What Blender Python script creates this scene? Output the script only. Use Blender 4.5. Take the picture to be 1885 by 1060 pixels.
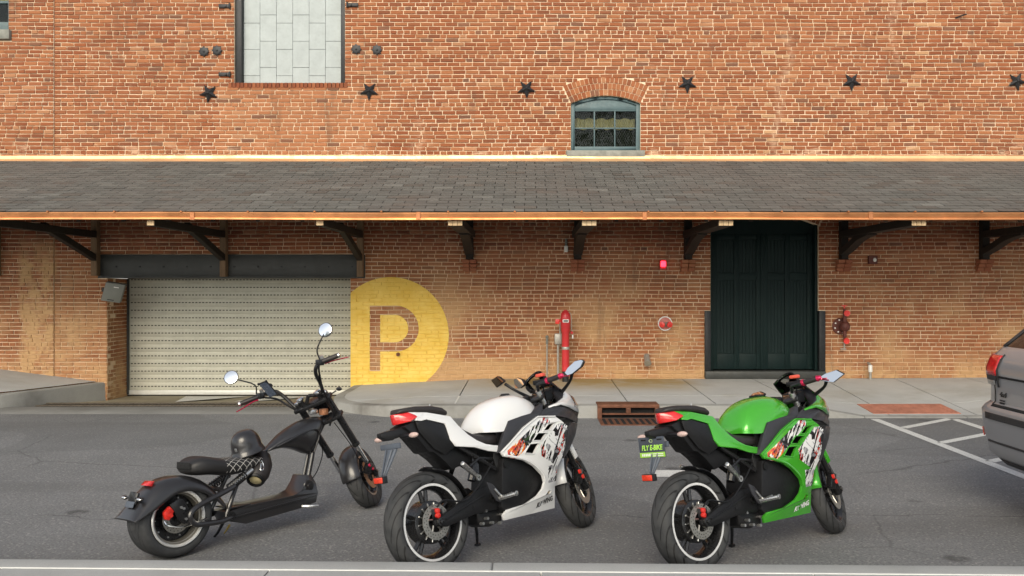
import bpy, bmesh, math, random
from mathutils import Vector, Matrix, geometry
random.seed(7)
R = math.radians
scene = bpy.context.scene
for o in list(bpy.data.objects): bpy.data.objects.remove(o)

# ------------------------------------------------------------------ camera
cd = bpy.data.cameras.new('camera'); cam = bpy.data.objects.new('camera', cd)
scene.collection.objects.link(cam); scene.camera = cam
cam.location = (0, 0, 1.77); cam.rotation_euler = (R(90), 0, 0)
cd.sensor_width = 36; cd.lens = 1600 / 1885 * 36
cd.shift_x = -32.5 / 1885; cd.clip_end = 2000; cd.clip_start = 0.05

# ------------------------------------------------------------------ sky and sun
SUN_EL, SUN_AZ = R(30), R(190)          # azimuth measured clockwise from +Y (behind the camera)
w = bpy.data.worlds.new('World'); scene.world = w; w.use_nodes = True
nt = w.node_tree; nt.nodes.clear()
sky = nt.nodes.new('ShaderNodeTexSky'); sky.sky_type = 'NISHITA'; sky.sun_disc = False
sky.sun_elevation = SUN_EL; sky.sun_rotation = SUN_AZ; sky.dust_density = 1.0; sky.air_density = 1.0; sky.ozone_density = 1.0
hsv = nt.nodes.new('ShaderNodeHueSaturation'); hsv.inputs['Saturation'].default_value = 0.35
bg = nt.nodes.new('ShaderNodeBackground'); bg.inputs['Strength'].default_value = 0.11
wo = nt.nodes.new('ShaderNodeOutputWorld')
nt.links.new(sky.outputs[0], hsv.inputs['Color']); nt.links.new(hsv.outputs[0], bg.inputs['Color']); nt.links.new(bg.outputs[0], wo.inputs['Surface'])
sd = bpy.data.lights.new('sun', 'SUN'); sun = bpy.data.objects.new('sun', sd); scene.collection.objects.link(sun)
sd.energy = 1.5; sd.angle = R(36); sd.color = (1.0, 0.88, 0.68)
sdir = Vector((math.sin(SUN_AZ) * math.cos(SUN_EL), math.cos(SUN_AZ) * math.cos(SUN_EL), math.sin(SUN_EL)))
sun.rotation_euler = sdir.to_track_quat('Z', 'Y').to_euler(); sun.location = (0, -5, 20)
scene.view_settings.view_transform = 'Standard'; scene.view_settings.look = 'None'
scene.view_settings.exposure = 1.02; scene.view_settings.gamma = 1.0
scene.view_settings.use_curve_mapping = False

# ------------------------------------------------------------------ helpers
COL = scene.collection
def tag(o, label=None, cat=None, group=None, kind=None):
    if label: o['label'] = label
    if cat: o['category'] = cat
    if group: o['group'] = group
    if kind: o['kind'] = kind
    return o
def empty(name, loc=(0, 0, 0), parent=None):
    o = bpy.data.objects.new(name, None); COL.objects.link(o); o.location = loc
    o.empty_display_size = 0.1
    if parent: o.parent = parent
    return o
def catmull(pts, k=6):
    P = [Vector(p) for p in pts]
    if len(P) < 3: return P
    Q = [P[0] * 2 - P[1]] + P + [P[-1] * 2 - P[-2]]; out = []
    for i in range(1, len(Q) - 2):
        a, b, c, d = Q[i - 1:i + 3]
        for j in range(k):
            t = j / k
            out.append(0.5 * ((2 * b) + (c - a) * t + (2 * a - 5 * b + 4 * c - d) * t * t + (3 * b - a - 3 * c + d) * t ** 3))
    out.append(P[-1]); return out
class MB:
    """collects shapes; build() links them as one mesh object"""
    def __init__(s, T=None): s.v = []; s.f = []; s.c = []; s.T = T; s.col = None
    def add(s, vs, fs):
        n = len(s.v)
        for p in vs:
            p = Vector(p); s.v.append(s.T(p) if s.T else p); s.c.append(s.col)
        s.f += [tuple(i + n for i in f) for f in fs]
    def box(s, c, d, M=None):
        x, y, z = d[0] / 2, d[1] / 2, d[2] / 2; c = Vector(c)
        vs = [Vector((i * x, j * y, k * z)) for i in (-1, 1) for j in (-1, 1) for k in (-1, 1)]
        if M is not None: vs = [M @ p for p in vs]
        s.add([p + c for p in vs], [(0, 1, 3, 2), (4, 6, 7, 5), (0, 4, 5, 1), (2, 3, 7, 6), (0, 2, 6, 4), (1, 5, 7, 3)])
    def b2(s, x0, x1, y0, y1, z0, z1):
        s.box(((x0 + x1) / 2, (y0 + y1) / 2, (z0 + z1) / 2), (x1 - x0, y1 - y0, z1 - z0))
    def loft(s, rings, cap=True, closed=True):
        n = len(rings[0]); vs = [p for r in rings for p in r]; fs = []
        for i in range(len(rings) - 1):
            for j in range(n if closed else n - 1):
                k = (j + 1) % n
                fs.append((i * n + j, i * n + k, (i + 1) * n + k, (i + 1) * n + j))
        if cap and closed:
            fs.append(tuple(range(n - 1, -1, -1))); fs.append(tuple((len(rings) - 1) * n + j for j in range(n)))
        s.add(vs, fs)
    def tube(s, pts, r, n=8, k=0, flat=1.0, cap=True):
        P = catmull(pts, k) if k else [Vector(p) for p in pts]
        m = len(P)
        rr = [r] * m if not isinstance(r, (list, tuple)) else [r[min(int(i / (m - 1) * (len(r) - 1)), len(r) - 2)] * (1 - (i / (m - 1) * (len(r) - 1) - min(int(i / (m - 1) * (len(r) - 1)), len(r) - 2))) + r[min(int(i / (m - 1) * (len(r) - 1)), len(r) - 2) + 1] * (i / (m - 1) * (len(r) - 1) - min(int(i / (m - 1) * (len(r) - 1)), len(r) - 2)) for i in range(m)]
        rings = []; up = None
        for i, p in enumerate(P):
            t = (P[min(i + 1, m - 1)] - P[max(i - 1, 0)]).normalized()
            if up is None:
                up = Vector((0, 0, 1)) if abs(t.z) < 0.9 else Vector((1, 0, 0))
            a = t.cross(up).normalized(); b = a.cross(t).normalized(); up = b
            rings.append([p + a * (math.cos(2 * math.pi * j / n) * rr[i]) + b * (math.sin(2 * math.pi * j / n) * rr[i] * flat) for j in range(n)])
        s.loft(rings, cap)
    def cyl(s, a, b, r, n=12): s.tube([a, b], r, n)
    def lathe(s, prof, c=(0, 0, 0), ax=(0, 1, 0), n=32, a0=0, a1=2 * math.pi):
        """profile of (radius, height along axis)"""
        ax = Vector(ax).normalized(); c = Vector(c)
        u = ax.orthogonal().normalized(); v = ax.cross(u); full = abs(a1 - a0 - 2 * math.pi) < 1e-6
        m = n if full else n + 1; vs = []; fs = []; q = len(prof)
        for i in range(m):
            t = a0 + (a1 - a0) * i / n; d = u * math.cos(t) + v * math.sin(t)
            vs += [c + d * r + ax * h for r, h in prof]
        for i in range(n):
            k = (i + 1) % m
            for j in range(q - 1): fs.append((i * q + j, k * q + j, k * q + j + 1, i * q + j + 1))
        s.add(vs, fs)
    def ring(s, pr, c=(0, 0, 0), ax=(0, 1, 0), n=32): s.lathe(list(pr) + [pr[0]], c, ax, n)
    def disc(s, c, ax, r, t, n=24): s.lathe([(0, -t / 2), (r, -t / 2), (r, t / 2), (0, t / 2)], c, ax, n)
    def ball(s, c, rad, n=12, m=8, M=None):
        c = Vector(c); rx, ry, rz = rad if isinstance(rad, (tuple, list)) else (rad,) * 3
        vs = []; fs = []
        for i in range(m + 1):
            a = math.pi * i / m
            for j in range(n):
                b = 2 * math.pi * j / n; p = Vector((rx * math.sin(a) * math.cos(b), ry * math.sin(a) * math.sin(b), rz * math.cos(a)))
                vs.append(c + (M @ p if M is not None else p))
        for i in range(m):
            for j in range(n): fs.append((i * n + j, i * n + (j + 1) % n, (i + 1) * n + (j + 1) % n, (i + 1) * n + j))
        s.add(vs, fs)
    def sheet(s, outline, off, holes=()):
        """solid panel: outline (3-D), extruded by vector off; optional holes"""
        loops = [[Vector(p) for p in outline]] + [[Vector(p) for p in h] for h in holes]
        flat = [p for l in loops for p in l]; n = len(flat); off = Vector(off)
        tris = geometry.tessellate_polygon(loops)
        vs = flat + [p + off for p in flat]; fs = [tuple(t) for t in tris] + [tuple(i + n for i in reversed(t)) for t in tris]
        k = 0
        for l in loops:
            m = len(l)
            for i in range(m): fs.append((k + i, k + (i + 1) % m, k + (i + 1) % m + n, k + i + n))
            k += m
        s.add(vs, fs)
    def grid(s, rows):
        n = len(rows[0]); vs = [p for r in rows for p in r]
        s.add(vs, [(i * n + j, i * n + j + 1, (i + 1) * n + j + 1, (i + 1) * n + j) for i in range(len(rows) - 1) for j in range(n - 1)])
    def build(s, name, mat, parent=None, bev=0, seg=2, smooth=35, weld=True, solid=0, sub=0, loc=None):
        me = bpy.data.meshes.new(name); me.from_pydata([tuple(p) for p in s.v], [], s.f)
        if s.c and s.c[0] is not None:
            at = me.attributes.new('Col', 'FLOAT_COLOR', 'POINT')
            at.data.foreach_set('color', [x for c in s.c for x in (c[0], c[1], c[2], 1)])
        if weld or bev:
            bm = bmesh.new(); bm.from_mesh(me)
            if weld: bmesh.ops.remove_doubles(bm, verts=bm.verts, dist=1e-5)
            bmesh.ops.dissolve_degenerate(bm, edges=bm.edges, dist=1e-6)
            bmesh.ops.recalc_face_normals(bm, faces=bm.faces)
            if bev:
                ed = [e for e in bm.edges if len(e.link_faces) == 2 and e.calc_face_angle(0) > R(30)]
                bmesh.ops.bevel(bm, geom=ed, offset=bev, segments=seg, profile=0.5, affect='EDGES', clamp_overlap=True)
            bm.to_mesh(me); bm.free()
        if smooth:
            me.polygons.foreach_set('use_smooth', [True] * len(me.polygons))
            if smooth < 180: me.set_sharp_from_angle(angle=R(smooth))
        if mat: me.materials.append(mat)
        o = bpy.data.objects.new(name, me); COL.objects.link(o)
        if parent: o.parent = parent
        if loc is not None: o.location = loc
        if solid:
            md = o.modifiers.new('thick', 'SOLIDIFY'); md.thickness = solid; md.offset = 0
        if sub:
            md = o.modifiers.new('round', 'SUBSURF'); md.levels = sub; md.render_levels = sub
        return o
def text_mesh(name, txt, mat, M, parent=None, size=0.1, shear=0.0, depth=0.001, width=1.0, bold=0.0):
    cu = bpy.data.curves.new(name, 'FONT'); cu.body = txt; cu.size = size; cu.shear = shear; cu.extrude = depth
    cu.align_x = 'CENTER'; cu.align_y = 'CENTER'; cu.offset = bold; cu.resolution_u = 3
    t = bpy.data.objects.new(name + '_c', cu); COL.objects.link(t)
    dg = bpy.context.evaluated_depsgraph_get(); me = bpy.data.meshes.new_from_object(t.evaluated_get(dg))
    bpy.data.objects.remove(t); bpy.data.curves.remove(cu)
    me.name = name; me.transform(M @ Matrix.Diagonal((width, 1, 1, 1))); me.materials.clear(); me.materials.append(mat)
    o = bpy.data.objects.new(name, me); COL.objects.link(o)
    if parent: o.parent = parent
    return o

# ------------------------------------------------------------------ materials
class NT:
    def __init__(s, name):
        s.m = bpy.data.materials.new(name); s.m.use_nodes = True; s.t = s.m.node_tree; s.t.nodes.clear()
        s.out = s.n('ShaderNodeOutputMaterial'); s.p = s.n('ShaderNodeBsdfPrincipled'); s.l(s.p.outputs[0], s.out.inputs['Surface'])
    def n(s, t, **kw):
        x = s.t.nodes.new(t)
        for k, v in kw.items(): setattr(x, k, v)
        return x
    def l(s, a, b): s.t.links.new(a, b)
    def val(s, sock, v):
        if hasattr(v, 'is_output') or isinstance(v, bpy.types.NodeSocket): s.l(v, sock)
        else:
            if isinstance(v, (tuple, list)) and len(v) == 3 and sock.type == 'RGBA': v = (*v, 1)
            sock.default_value = v
    def mt(s, op, a, b=None, c=None, clamp=False):
        x = s.n('ShaderNodeMath', operation=op); x.use_clamp = clamp
        s.val(x.inputs[0], a)
        if b is not None: s.val(x.inputs[1], b)
        if c is not None: s.val(x.inputs[2], c)
        return x.outputs[0]
    def mix(s, fac, a, b, mode='MIX'):
        x = s.n('ShaderNodeMix', data_type='RGBA', blend_type=mode)
        s.val(x.inputs[0], fac); s.val(x.inputs[6], a); s.val(x.inputs[7], b); return x.outputs[2]
    def pos(s): return s.n('ShaderNodeNewGeometry').outputs['Position']
    def obj(s): return s.n('ShaderNodeTexCoord').outputs['Object']
    def sep(s, v):
        x = s.n('ShaderNodeSeparateXYZ'); s.l(v, x.inputs[0]); return x.outputs
    def noise(s, vec, scale, detail=4, rough=0.55, dist=0.0, col=False):
        x = s.n('ShaderNodeTexNoise'); s.l(vec, x.inputs['Vector']); x.inputs['Scale'].default_value = scale
        x.inputs['Detail'].default_value = detail; x.inputs['Roughness'].default_value = rough; x.inputs['Distortion'].default_value = dist
        return x.outputs['Color'] if col else x.outputs['Fac']
    def vor(s, vec, scale, feat='F1', out='Distance'):
        x = s.n('ShaderNodeTexVoronoi', feature=feat); s.l(vec, x.inputs['Vector']); x.inputs['Scale'].default_value = scale
        return x.outputs[out]
    def map(s, vec, scale=(1, 1, 1), loc=(0, 0, 0), rot=(0, 0, 0)):
        x = s.n('ShaderNodeMapping'); s.l(vec, x.inputs[0]); x.inputs['Scale'].default_value = scale; x.inputs['Location'].default_value = loc; x.inputs['Rotation'].default_value = rot
        return x.outputs[0]
    def rng(s, v, a, b, c=0.0, d=1.0, smooth=False):
        x = s.n('ShaderNodeMapRange'); x.interpolation_type = 'SMOOTHSTEP' if smooth else 'LINEAR'
        s.val(x.inputs[0], v)
        for i, q in enumerate((a, b, c, d)): x.inputs[i + 1].default_value = q
        return x.outputs[0]
    def bump(s, h, strength=0.3, dist=0.01):
        x = s.n('ShaderNodeBump'); x.inputs['Strength'].default_value = strength; x.inputs['Distance'].default_value = dist
        s.l(h, x.inputs['Height']); s.l(x.outputs[0], s.p.inputs['Normal'])
    def set(s, **kw):
        for k, v in kw.items(): s.val(s.p.inputs[k.replace('_', ' ')], v)
        return s
def mat(name, col, rough=0.5, metal=0.0, var=0.12, scale=12, bump=0.0, bscale=60, coat=0.0, spec=0.5, rvar=0.12, emit=None, estr=0, dirt=0.0):
    m = NT(name); ob = m.obj()
    n1 = m.noise(ob, scale, 5); n2 = m.noise(ob, scale * 4.3, 3)
    f = m.rng(n1, 0.3, 0.7, 1 - var, 1 + var)
    c = m.mix(1.0, (*col[:3], 1), m.n('ShaderNodeCombineColor').outputs[0], 'MULTIPLY')
    cc = c.node.inputs[7].links[0].from_node
    for i in range(3): m.l(f, cc.inputs[i])
    if dirt:
        c = m.mix(m.rng(n2, 0.52, 0.75, 0, dirt), c, (0.12, 0.09, 0.06))
    m.set(Base_Color=c, Metallic=metal, Roughness=m.rng(n2, 0.25, 0.75, max(0.02, rough - rvar), min(1, rough + rvar)))
    m.p.inputs['Coat Weight'].default_value = coat; m.p.inputs['Coat Roughness'].default_value = 0.06
    m.p.inputs['Specular IOR Level'].default_value = spec
    if bump: m.bump(m.noise(ob, bscale, 3), bump, 0.004)
    if emit: m.p.inputs['Emission Color'].default_value = (*emit, 1); m.p.inputs['Emission Strength'].default_value = estr
    return m.m

# painted P roundel on the wall: mask from real wall coordinates (metres)
def paint_mask(m, pos):
    X, Y, Z = m.sep(pos)
    wob = m.rng(m.noise(pos, 18, 2), 0, 1, -0.006, 0.006)
    X2 = m.mt('ADD', X, wob)
    def dist(cx, cz, half=False):
        dx = m.mt('SUBTRACT', X2, cx)
        if half: dx = m.mt('MAXIMUM', dx, 0.0)
        dz = m.mt('SUBTRACT', Z, cz)
        return m.mt('SQRT', m.mt('ADD', m.mt('MULTIPLY', dx, dx), m.mt('MULTIPLY', dz, dz)))
    circ = m.mt('MAXIMUM', m.mt('LESS_THAN', dist(-2.355, 0.970), 0.984), m.mt('MULTIPLY', m.mt('MULTIPLY', m.mt('LESS_THAN', X2, -2.355), m.mt('GREATER_THAN', X2, -3.04)), m.mt('LESS_THAN', Z, 0.97)))
    bowl = m.mt('MULTIPLY', m.mt('LESS_THAN', dist(-2.268, 1.082, True), 0.388), m.mt('GREATER_THAN', dist(-2.288, 1.082, True), 0.232))
    bowl = m.mt('MULTIPLY', bowl, m.mt('GREATER_THAN', X2, -2.6))
    stem = m.mt('MULTIPLY', m.mt('LESS_THAN', m.mt('ABSOLUTE', m.mt('SUBTRACT', X2, -2.619)), 0.089), m.mt('LESS_THAN', m.mt('ABSOLUTE', m.mt('SUBTRACT', Z, 0.9155)), 0.5545))
    P = m.mt('MAXIMUM', bowl, stem)
    return m.mt('MULTIPLY', circ, m.mt('SUBTRACT', 1.0, P), clamp=True)
def wall_mat(name, mortar):
    m = NT(name); pos = m.pos(); X, Y, Z = m.sep(pos)
    if mortar:
        base = m.mix(m.rng(m.noise(pos, 2.2, 5), 0.35, 0.65), (0.74, 0.55, 0.36), (0.86, 0.69, 0.50))
        base = m.mix(m.rng(m.noise(pos, 30, 3), 0.5, 0.8, 0, 0.5), base, (0.40, 0.27, 0.17))
    else:
        at = m.n('ShaderNodeAttribute'); at.attribute_name = 'Col'
        base = at.outputs['Color']
        spk = m.noise(pos, 70, 4, 0.65)
        base = m.mix(m.rng(spk, 0.5, 0.78, 0, 0.3), base, (0.40, 0.17, 0.09))
        base = m.mix(m.rng(m.noise(pos, 38, 3), 0.55, 0.8, 0, 0.35), base, (0.13, 0.055, 0.035))
        base = m.mix(m.rng(m.noise(pos, 0.9, 4), 0.42, 0.72, 0, 0.25), base, (0.40, 0.17, 0.08))
    if not mortar:
        sm = m.mt('MULTIPLY', m.rng(m.noise(pos, 9, 5, 0.7), 0.60, 0.70, 0, 0.6), m.rng(m.noise(pos, 0.8, 3), 0.52, 0.66))
        base = m.mix(sm, base, (0.66, 0.47, 0.30))
    # pale repaired cracks climbing the upper wall, salts just above the flashing
    def crack(x0, k, a, b):
        xx = m.mt('SUBTRACT', X, m.mt('ADD', m.mt('MULTIPLY', m.mt('SUBTRACT', Z, 5.0), k), m.mt('ADD', x0, m.rng(m.noise(pos, 1.7, 3), 0, 1, -.28, .28))))
        return m.mt('MULTIPLY', m.rng(m.mt('ABSOLUTE', xx), .02, .11, 1, 0), m.mt('MULTIPLY', m.rng(Z, a, a + .2), m.rng(Z, b, b - .2)))
    ck = m.mt('MAXIMUM', m.mt('MAXIMUM', crack(4.25, .10, 3.9, 6.2), crack(6.25, -.05, 5.5, 7.2)), crack(-1.9, .0, 3.95, 4.7))
    salt = m.mt('MULTIPLY', m.mt('MULTIPLY', m.rng(Z, 4.25, 4.02, 0, 1), m.rng(Z, 3.8, 3.9)), m.rng(m.noise(m.map(pos, (1, 1, 3)), 2.6, 4), 0.56, 0.66))
    base = m.mix(m.mt('MAXIMUM', m.mt('MULTIPLY', ck, m.rng(m.noise(pos, 11, 4, .7), .45, .62, .05, .6 if mortar else .42)), m.mt('MULTIPLY', salt, .7)), base, (0.70, 0.50, 0.34))
    # lime wash and salts low on the wall and on the old patched bay
    low = m.mt('MULTIPLY', m.rng(Z, 0.85, 0.2, 0, 1, True), m.rng(m.noise(pos, 2.4, 5, 0.6), 0.36, 0.58))
    bay = m.mt('MULTIPLY', m.mt('MULTIPLY', m.rng(X, -8.66, -8.58), m.rng(X, -7.98, -8.06)), m.mt('MULTIPLY', m.rng(Z, 2.7, 2.2), m.rng(m.noise(pos, 4.2, 5, 0.65), 0.38, 0.55)))
    wid = m.mt('MULTIPLY', m.rng(Z, 2.6, 1.2, 0.0, 1.0, True), m.rng(m.noise(pos, 1.1, 5, 0.6), 0.46, 0.66, 0, 0.75))
    pls = m.mt('MULTIPLY', m.mt('MULTIPLY', m.rng(X, -1.9, -1.6), m.rng(X, .7, -.1)), m.rng(m.mt('ADD', Z, m.rng(m.noise(pos, 3, 4), 0, 1, -.12, .12)), .62, .52))
    low = m.mt('MAXIMUM', low, m.mt('MULTIPLY', pls, .95))
    wash = m.mt('MAXIMUM', m.mt('MAXIMUM', m.mt('MULTIPLY', low, 0.85), m.mt('MULTIPLY', bay, 0.9)), wid)
    base = m.mix(wash, base, m.mix(m.noise(pos, 7, 4), (0.50, 0.30, 0.14), (0.66, 0.44, 0.23)))
    # soot below iron fittings and random streaks
    st = m.rng(m.noise(m.map(pos, (2.6, 1, 0.35)), 1.6, 5, 0.6), 0.60, 0.75, 0, 0.45)
    base = m.mix(st, base, (0.15, 0.08, 0.05))
    pm = paint_mask(m, pos)
    wear = m.rng(m.noise(pos, 24, 5, 0.7), 0.70, 0.78, 1, 0)
    yel = m.mix(m.rng(m.noise(pos, 5, 5), 0.3, 0.7), (0.80, 0.53, 0.085), (0.88, 0.64, 0.16))
    base = m.mix(m.mt('MULTIPLY', pm, wear), base, yel)
    m.set(Base_Color=base, Roughness=m.mt('SUBTRACT', 0.92, m.mt('MULTIPLY', pm, 0.3))); m.p.inputs['Specular IOR Level'].default_value = 0.25
    m.bump(m.noise(pos, 120, 4, 0.7), 0.5, 0.004)
    return m.m
M_brick = wall_mat('brick_clay', False); M_mortar = wall_mat('lime_mortar', True)

def asphalt():
    m = NT('asphalt'); p = m.pos(); X, Y, Z = m.sep(p)
    big = m.noise(p, 0.55, 6, 0.6); fine = m.noise(p, 160, 3, 0.7); v = m.vor(p, 75, 'F1', 'Color')
    c = m.mix(m.rng(big, 0.3, 0.7), (0.152, 0.155, 0.159), (0.226, 0.230, 0.234))
    mid = m.noise(p, 55, 3, 0.7)
    c = m.mix(m.rng(mid, 0.52, 0.72, 0, 0.75), c, (0.31, 0.30, 0.28))
    c = m.mix(m.rng(mid, 0.48, 0.28, 0, 0.8), c, (0.045, 0.045, 0.044))
    c = m.mix(m.rng(fine, 0.52, 0.7, 0, 0.7), c, (0.30, 0.295, 0.28))
    vs = m.n('ShaderNodeSeparateColor'); m.l(v, vs.inputs[0])
    c = m.mix(m.rng(vs.outputs[0], 0.9, 0.97, 0, 0.55), c, (0.42, 0.41, 0.38))
    # long seam lines, patched strips and oil spots
    seam = m.rng(m.mt('ABSOLUTE', m.mt('SUBTRACT', m.mt('ADD', Y, m.rng(m.noise(p, 1.3, 4), 0, 1, -0.25, 0.25)), 6.75)), 0.0, 0.012, 0.7, 0)
    seam = m.mt('MULTIPLY', seam, m.rng(m.noise(p, 0.9, 2), 0.45, 0.55))
    c = m.mix(seam, c, (0.03, 0.03, 0.03))
    cv = m.n('ShaderNodeTexVoronoi', feature='DISTANCE_TO_EDGE'); m.l(m.map(m.mix(.12, p, m.noise(p, 2.5, 4, .6, 0, True)), (1, 1, 1)), cv.inputs['Vector']); cv.inputs['Scale'].default_value = 0.33
    crk = m.mt('MULTIPLY', m.rng(cv.outputs['Distance'], .004, .001), m.rng(m.noise(p, .35, 2), .48, .55)); c = m.mix(m.mt('MULTIPLY', crk, .35), c, (.02, .02, .02))
    ptc = m.mt('MULTIPLY', m.rng(m.noise(p, .23, 1), .56, .565, 0, .22), 1.0); c = m.mix(ptc, c, (.10, .10, .10))
    oil = m.rng(m.vor(m.map(p, (1.0, 1.15, 1)), 0.95), 0.10, 0.06, 0, 0.6)
    oil = m.mt('MULTIPLY', oil, m.rng(m.noise(p, 14, 3), 0.3, 0.5))
    c = m.mix(oil, c, (0.035, 0.034, 0.034))
    tr = m.rng(m.noise(m.map(p, (0.12, 1.2, 1)), 1.0, 4), 0.5, 0.68, 0, 0.35)
    c = m.mix(tr, c, (0.11, 0.108, 0.105))
    m.set(Base_Color=c, Roughness=m.rng(fine, 0.3, 0.7, 0.75, 0.95)); m.p.inputs['Specular IOR Level'].default_value = 0.3
    m.bump(m.noise(p, 130, 3, 0.7), 0.75, 0.008); return m.m
M_asphalt = asphalt()
def concrete(name, a, b, stain=(0.22, 0.17, 0.10), sa=0.6, yellow=False):
    m = NT(name); p = m.pos()
    c = m.mix(m.rng(m.noise(p, 1.4, 6, 0.65), 0.3, 0.7), a, b)
    c = m.mix(m.rng(m.noise(p, 0.8, 5, 0.6), 0.52, 0.7, 0, sa), c, stain)
    c = m.mix(m.rng(m.noise(p, 150, 3, 0.7), 0.52, 0.75, 0, 0.35), c, (0.12, 0.115, 0.10))
    if yellow:
        X, Y, Z = m.sep(p)
        f = m.mt('MULTIPLY', m.rng(Y, 12.9, 14.3, 0, 1, True), m.mt('MULTIPLY', m.rng(X, -1.6, 0.2, 0, 1, True), m.rng(X, 2.9, 2.3, 0, 1, True)))
        c = m.mix(m.mt('MULTIPLY', f, m.rng(m.noise(p, 2.2, 5), 0.3, 0.55, 0.4, 0.95)), c, (0.36, 0.26, 0.10))
    m.set(Base_Color=c, Roughness=0.9); m.p.inputs['Specular IOR Level'].default_value = 0.3
    m.bump(m.noise(p, 90, 4, 0.7), 0.35, 0.006); return m.m
M_conc = concrete('pavement_concrete', (0.42, 0.425, 0.42), (0.52, 0.525, 0.51), (0.30, 0.27, 0.21), 0.5, yellow=True)
M_kerb = concrete('kerb_concrete', (0.26, 0.26, 0.245), (0.38, 0.375, 0.35), (0.11, 0.10, 0.085), 0.75)
M_near = concrete('near_pavement', (0.36, 0.365, 0.355), (0.44, 0.44, 0.425), (0.26, 0.26, 0.245), 0.4)
M_drive = concrete('driveway_concrete', (0.25, 0.22, 0.16), (0.33, 0.30, 0.22), (0.16, 0.12, 0.06), 0.6)
M_gutter = concrete('gutter_concrete', (0.22, 0.22, 0.21), (0.29, 0.29, 0.275), (0.15, 0.145, 0.13), 0.5)
def linepaint():
    m = NT('road_paint'); p = m.pos()
    c = m.mix(m.rng(m.noise(p, 60, 5, 0.7), 0.54, 0.68, 0, 0.9), (0.66, 0.66, 0.63), (0.17, 0.17, 0.17))
    c = m.mix(m.rng(m.noise(p, 3, 4), 0.5, 0.75, 0, 0.4), c, (0.35, 0.35, 0.34))
    m.set(Base_Color=c, Roughness=0.85); m.bump(m.noise(p, 130, 3), 0.5, 0.006); return m.m
M_line = linepaint()
def shingle_mat():
    m = NT('asphalt_shingle'); p = m.pos(); at = m.n('ShaderNodeAttribute'); at.attribute_name = 'Col'
    c = m.mix(m.rng(m.noise(p, 0.7, 4), 0.4, 0.7, 0, 0.4), at.outputs['Color'], (0.13, 0.10, 0.085))
    c = m.mix(m.rng(m.noise(m.map(p, (1.6, 0.3, 0.3)), 1.5, 4), 0.55, 0.75, 0, 0.4), c, (0.06, 0.058, 0.055))
    c = m.mix(m.rng(m.noise(p, 210, 2), 0.5, 0.7, 0, 0.4), c, (0.17, 0.16, 0.14))
    m.set(Base_Color=c, Roughness=0.85); m.bump(m.noise(p, 170, 3), 0.5, 0.004); return m.m
M_shingle = shingle_mat()
def wood(name, a, b, rough=0.8):
    m = NT(name); p = m.pos()
    g = m.noise(m.map(p, (14, 14, 1.6)), 2.0, 5, 0.6, 0.6)
    c = m.mix(m.rng(g, 0.3, 0.7), a, b); m.set(Base_Color=c, Roughness=rough); m.bump(g, 0.3, 0.006); return m.m
M_darkwood = wood('stained_timber_in_shade', (0.010, 0.007, 0.005), (0.024, 0.016, 0.010))  # brown stain taken near black, the eave's shade put into the colour
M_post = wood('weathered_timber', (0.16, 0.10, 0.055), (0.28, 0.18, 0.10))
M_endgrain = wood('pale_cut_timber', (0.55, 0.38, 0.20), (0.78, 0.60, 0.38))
M_soffit = wood('soffit_board', (0.012, 0.009, 0.007), (0.022, 0.016, 0.011))  # boards almost black, the lack of light under the roof painted in
M_copper = mat('copper_gutter', (0.60, 0.26, 0.105), 0.42, 0.75, 0.22, 1.6, dirt=0.25)
M_flash = mat('pale_copper_flashing', (0.80, 0.50, 0.26), 0.38, 0.55, 0.18, 1.2, dirt=0.2)
M_iron = mat('black_iron', (0.022, 0.023, 0.025), 0.5, 0.3, 0.25, 20, 0.3, 90)
M_steel_dark = mat('dark_painted_steel', (0.045, 0.048, 0.045), 0.5, 0.1, 0.2, 4, dirt=0.15)
M_green_door = wood('dark_green_paint', (0.003, 0.013, 0.013), (0.005, 0.018, 0.017), 0.6); M_green_door.node_tree.nodes['Principled BSDF'].inputs['Specular IOR Level'].default_value = 0.25
M_slat = mat('beige_shutter_paint', (0.52, 0.51, 0.42), 0.5, 0.1, 0.06, 5, dirt=0.10)
M_slot = mat('shutter_slot', (0.04, 0.038, 0.03), 0.8)
M_shutbar = mat('shutter_bottom_bar', (0.75, 0.75, 0.70), 0.4, 0.2, 0.06)
M_board = mat('grey_cement_board', (0.40, 0.44, 0.435), 0.75, 0, 0.08, 5, 0.2, 40, dirt=0.08)
M_winframe = mat('blue_grey_window_paint', (0.075, 0.125, 0.135), 0.55, 0, 0.15, 8)
M_curtain = mat('tan_blind', (0.55, 0.42, 0.22), 0.8, 0, 0.15, 9)
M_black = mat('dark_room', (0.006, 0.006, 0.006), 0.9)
M_stone = mat('grey_stone_sill', (0.25, 0.25, 0.22), 0.9, 0, 0.25, 8, 0.6, 30)
M_red = mat('red_enamel', (0.55, 0.03, 0.035), 0.4, 0, 0.12, 8, coat=0.2)
M_redcap = mat('bright_red_cap', (0.75, 0.04, 0.03), 0.4, coat=0.2)
M_rustred = mat('rust_brown_pipe', (0.12, 0.035, 0.025), 0.6, 0.2, 0.3, 14)
M_rust = mat('rusty_cast_iron', (0.16, 0.065, 0.035), 0.75, 0.2, 0.35, 12, 0.4, 60)
M_galv = mat('galvanised_pipe', (0.42, 0.41, 0.37), 0.5, 0.5, 0.15, 12)
M_greybox = mat('grey_painted_box', (0.20, 0.205, 0.18), 0.55, 0.1, 0.08, 6)
M_pale = mat('pale_label', (0.80, 0.80, 0.76), 0.6, 0, 0.05)
M_tactile = mat('tactile_brick_red', (0.42, 0.17, 0.11), 0.85, 0, 0.2, 6, 0.3, 60)
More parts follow.
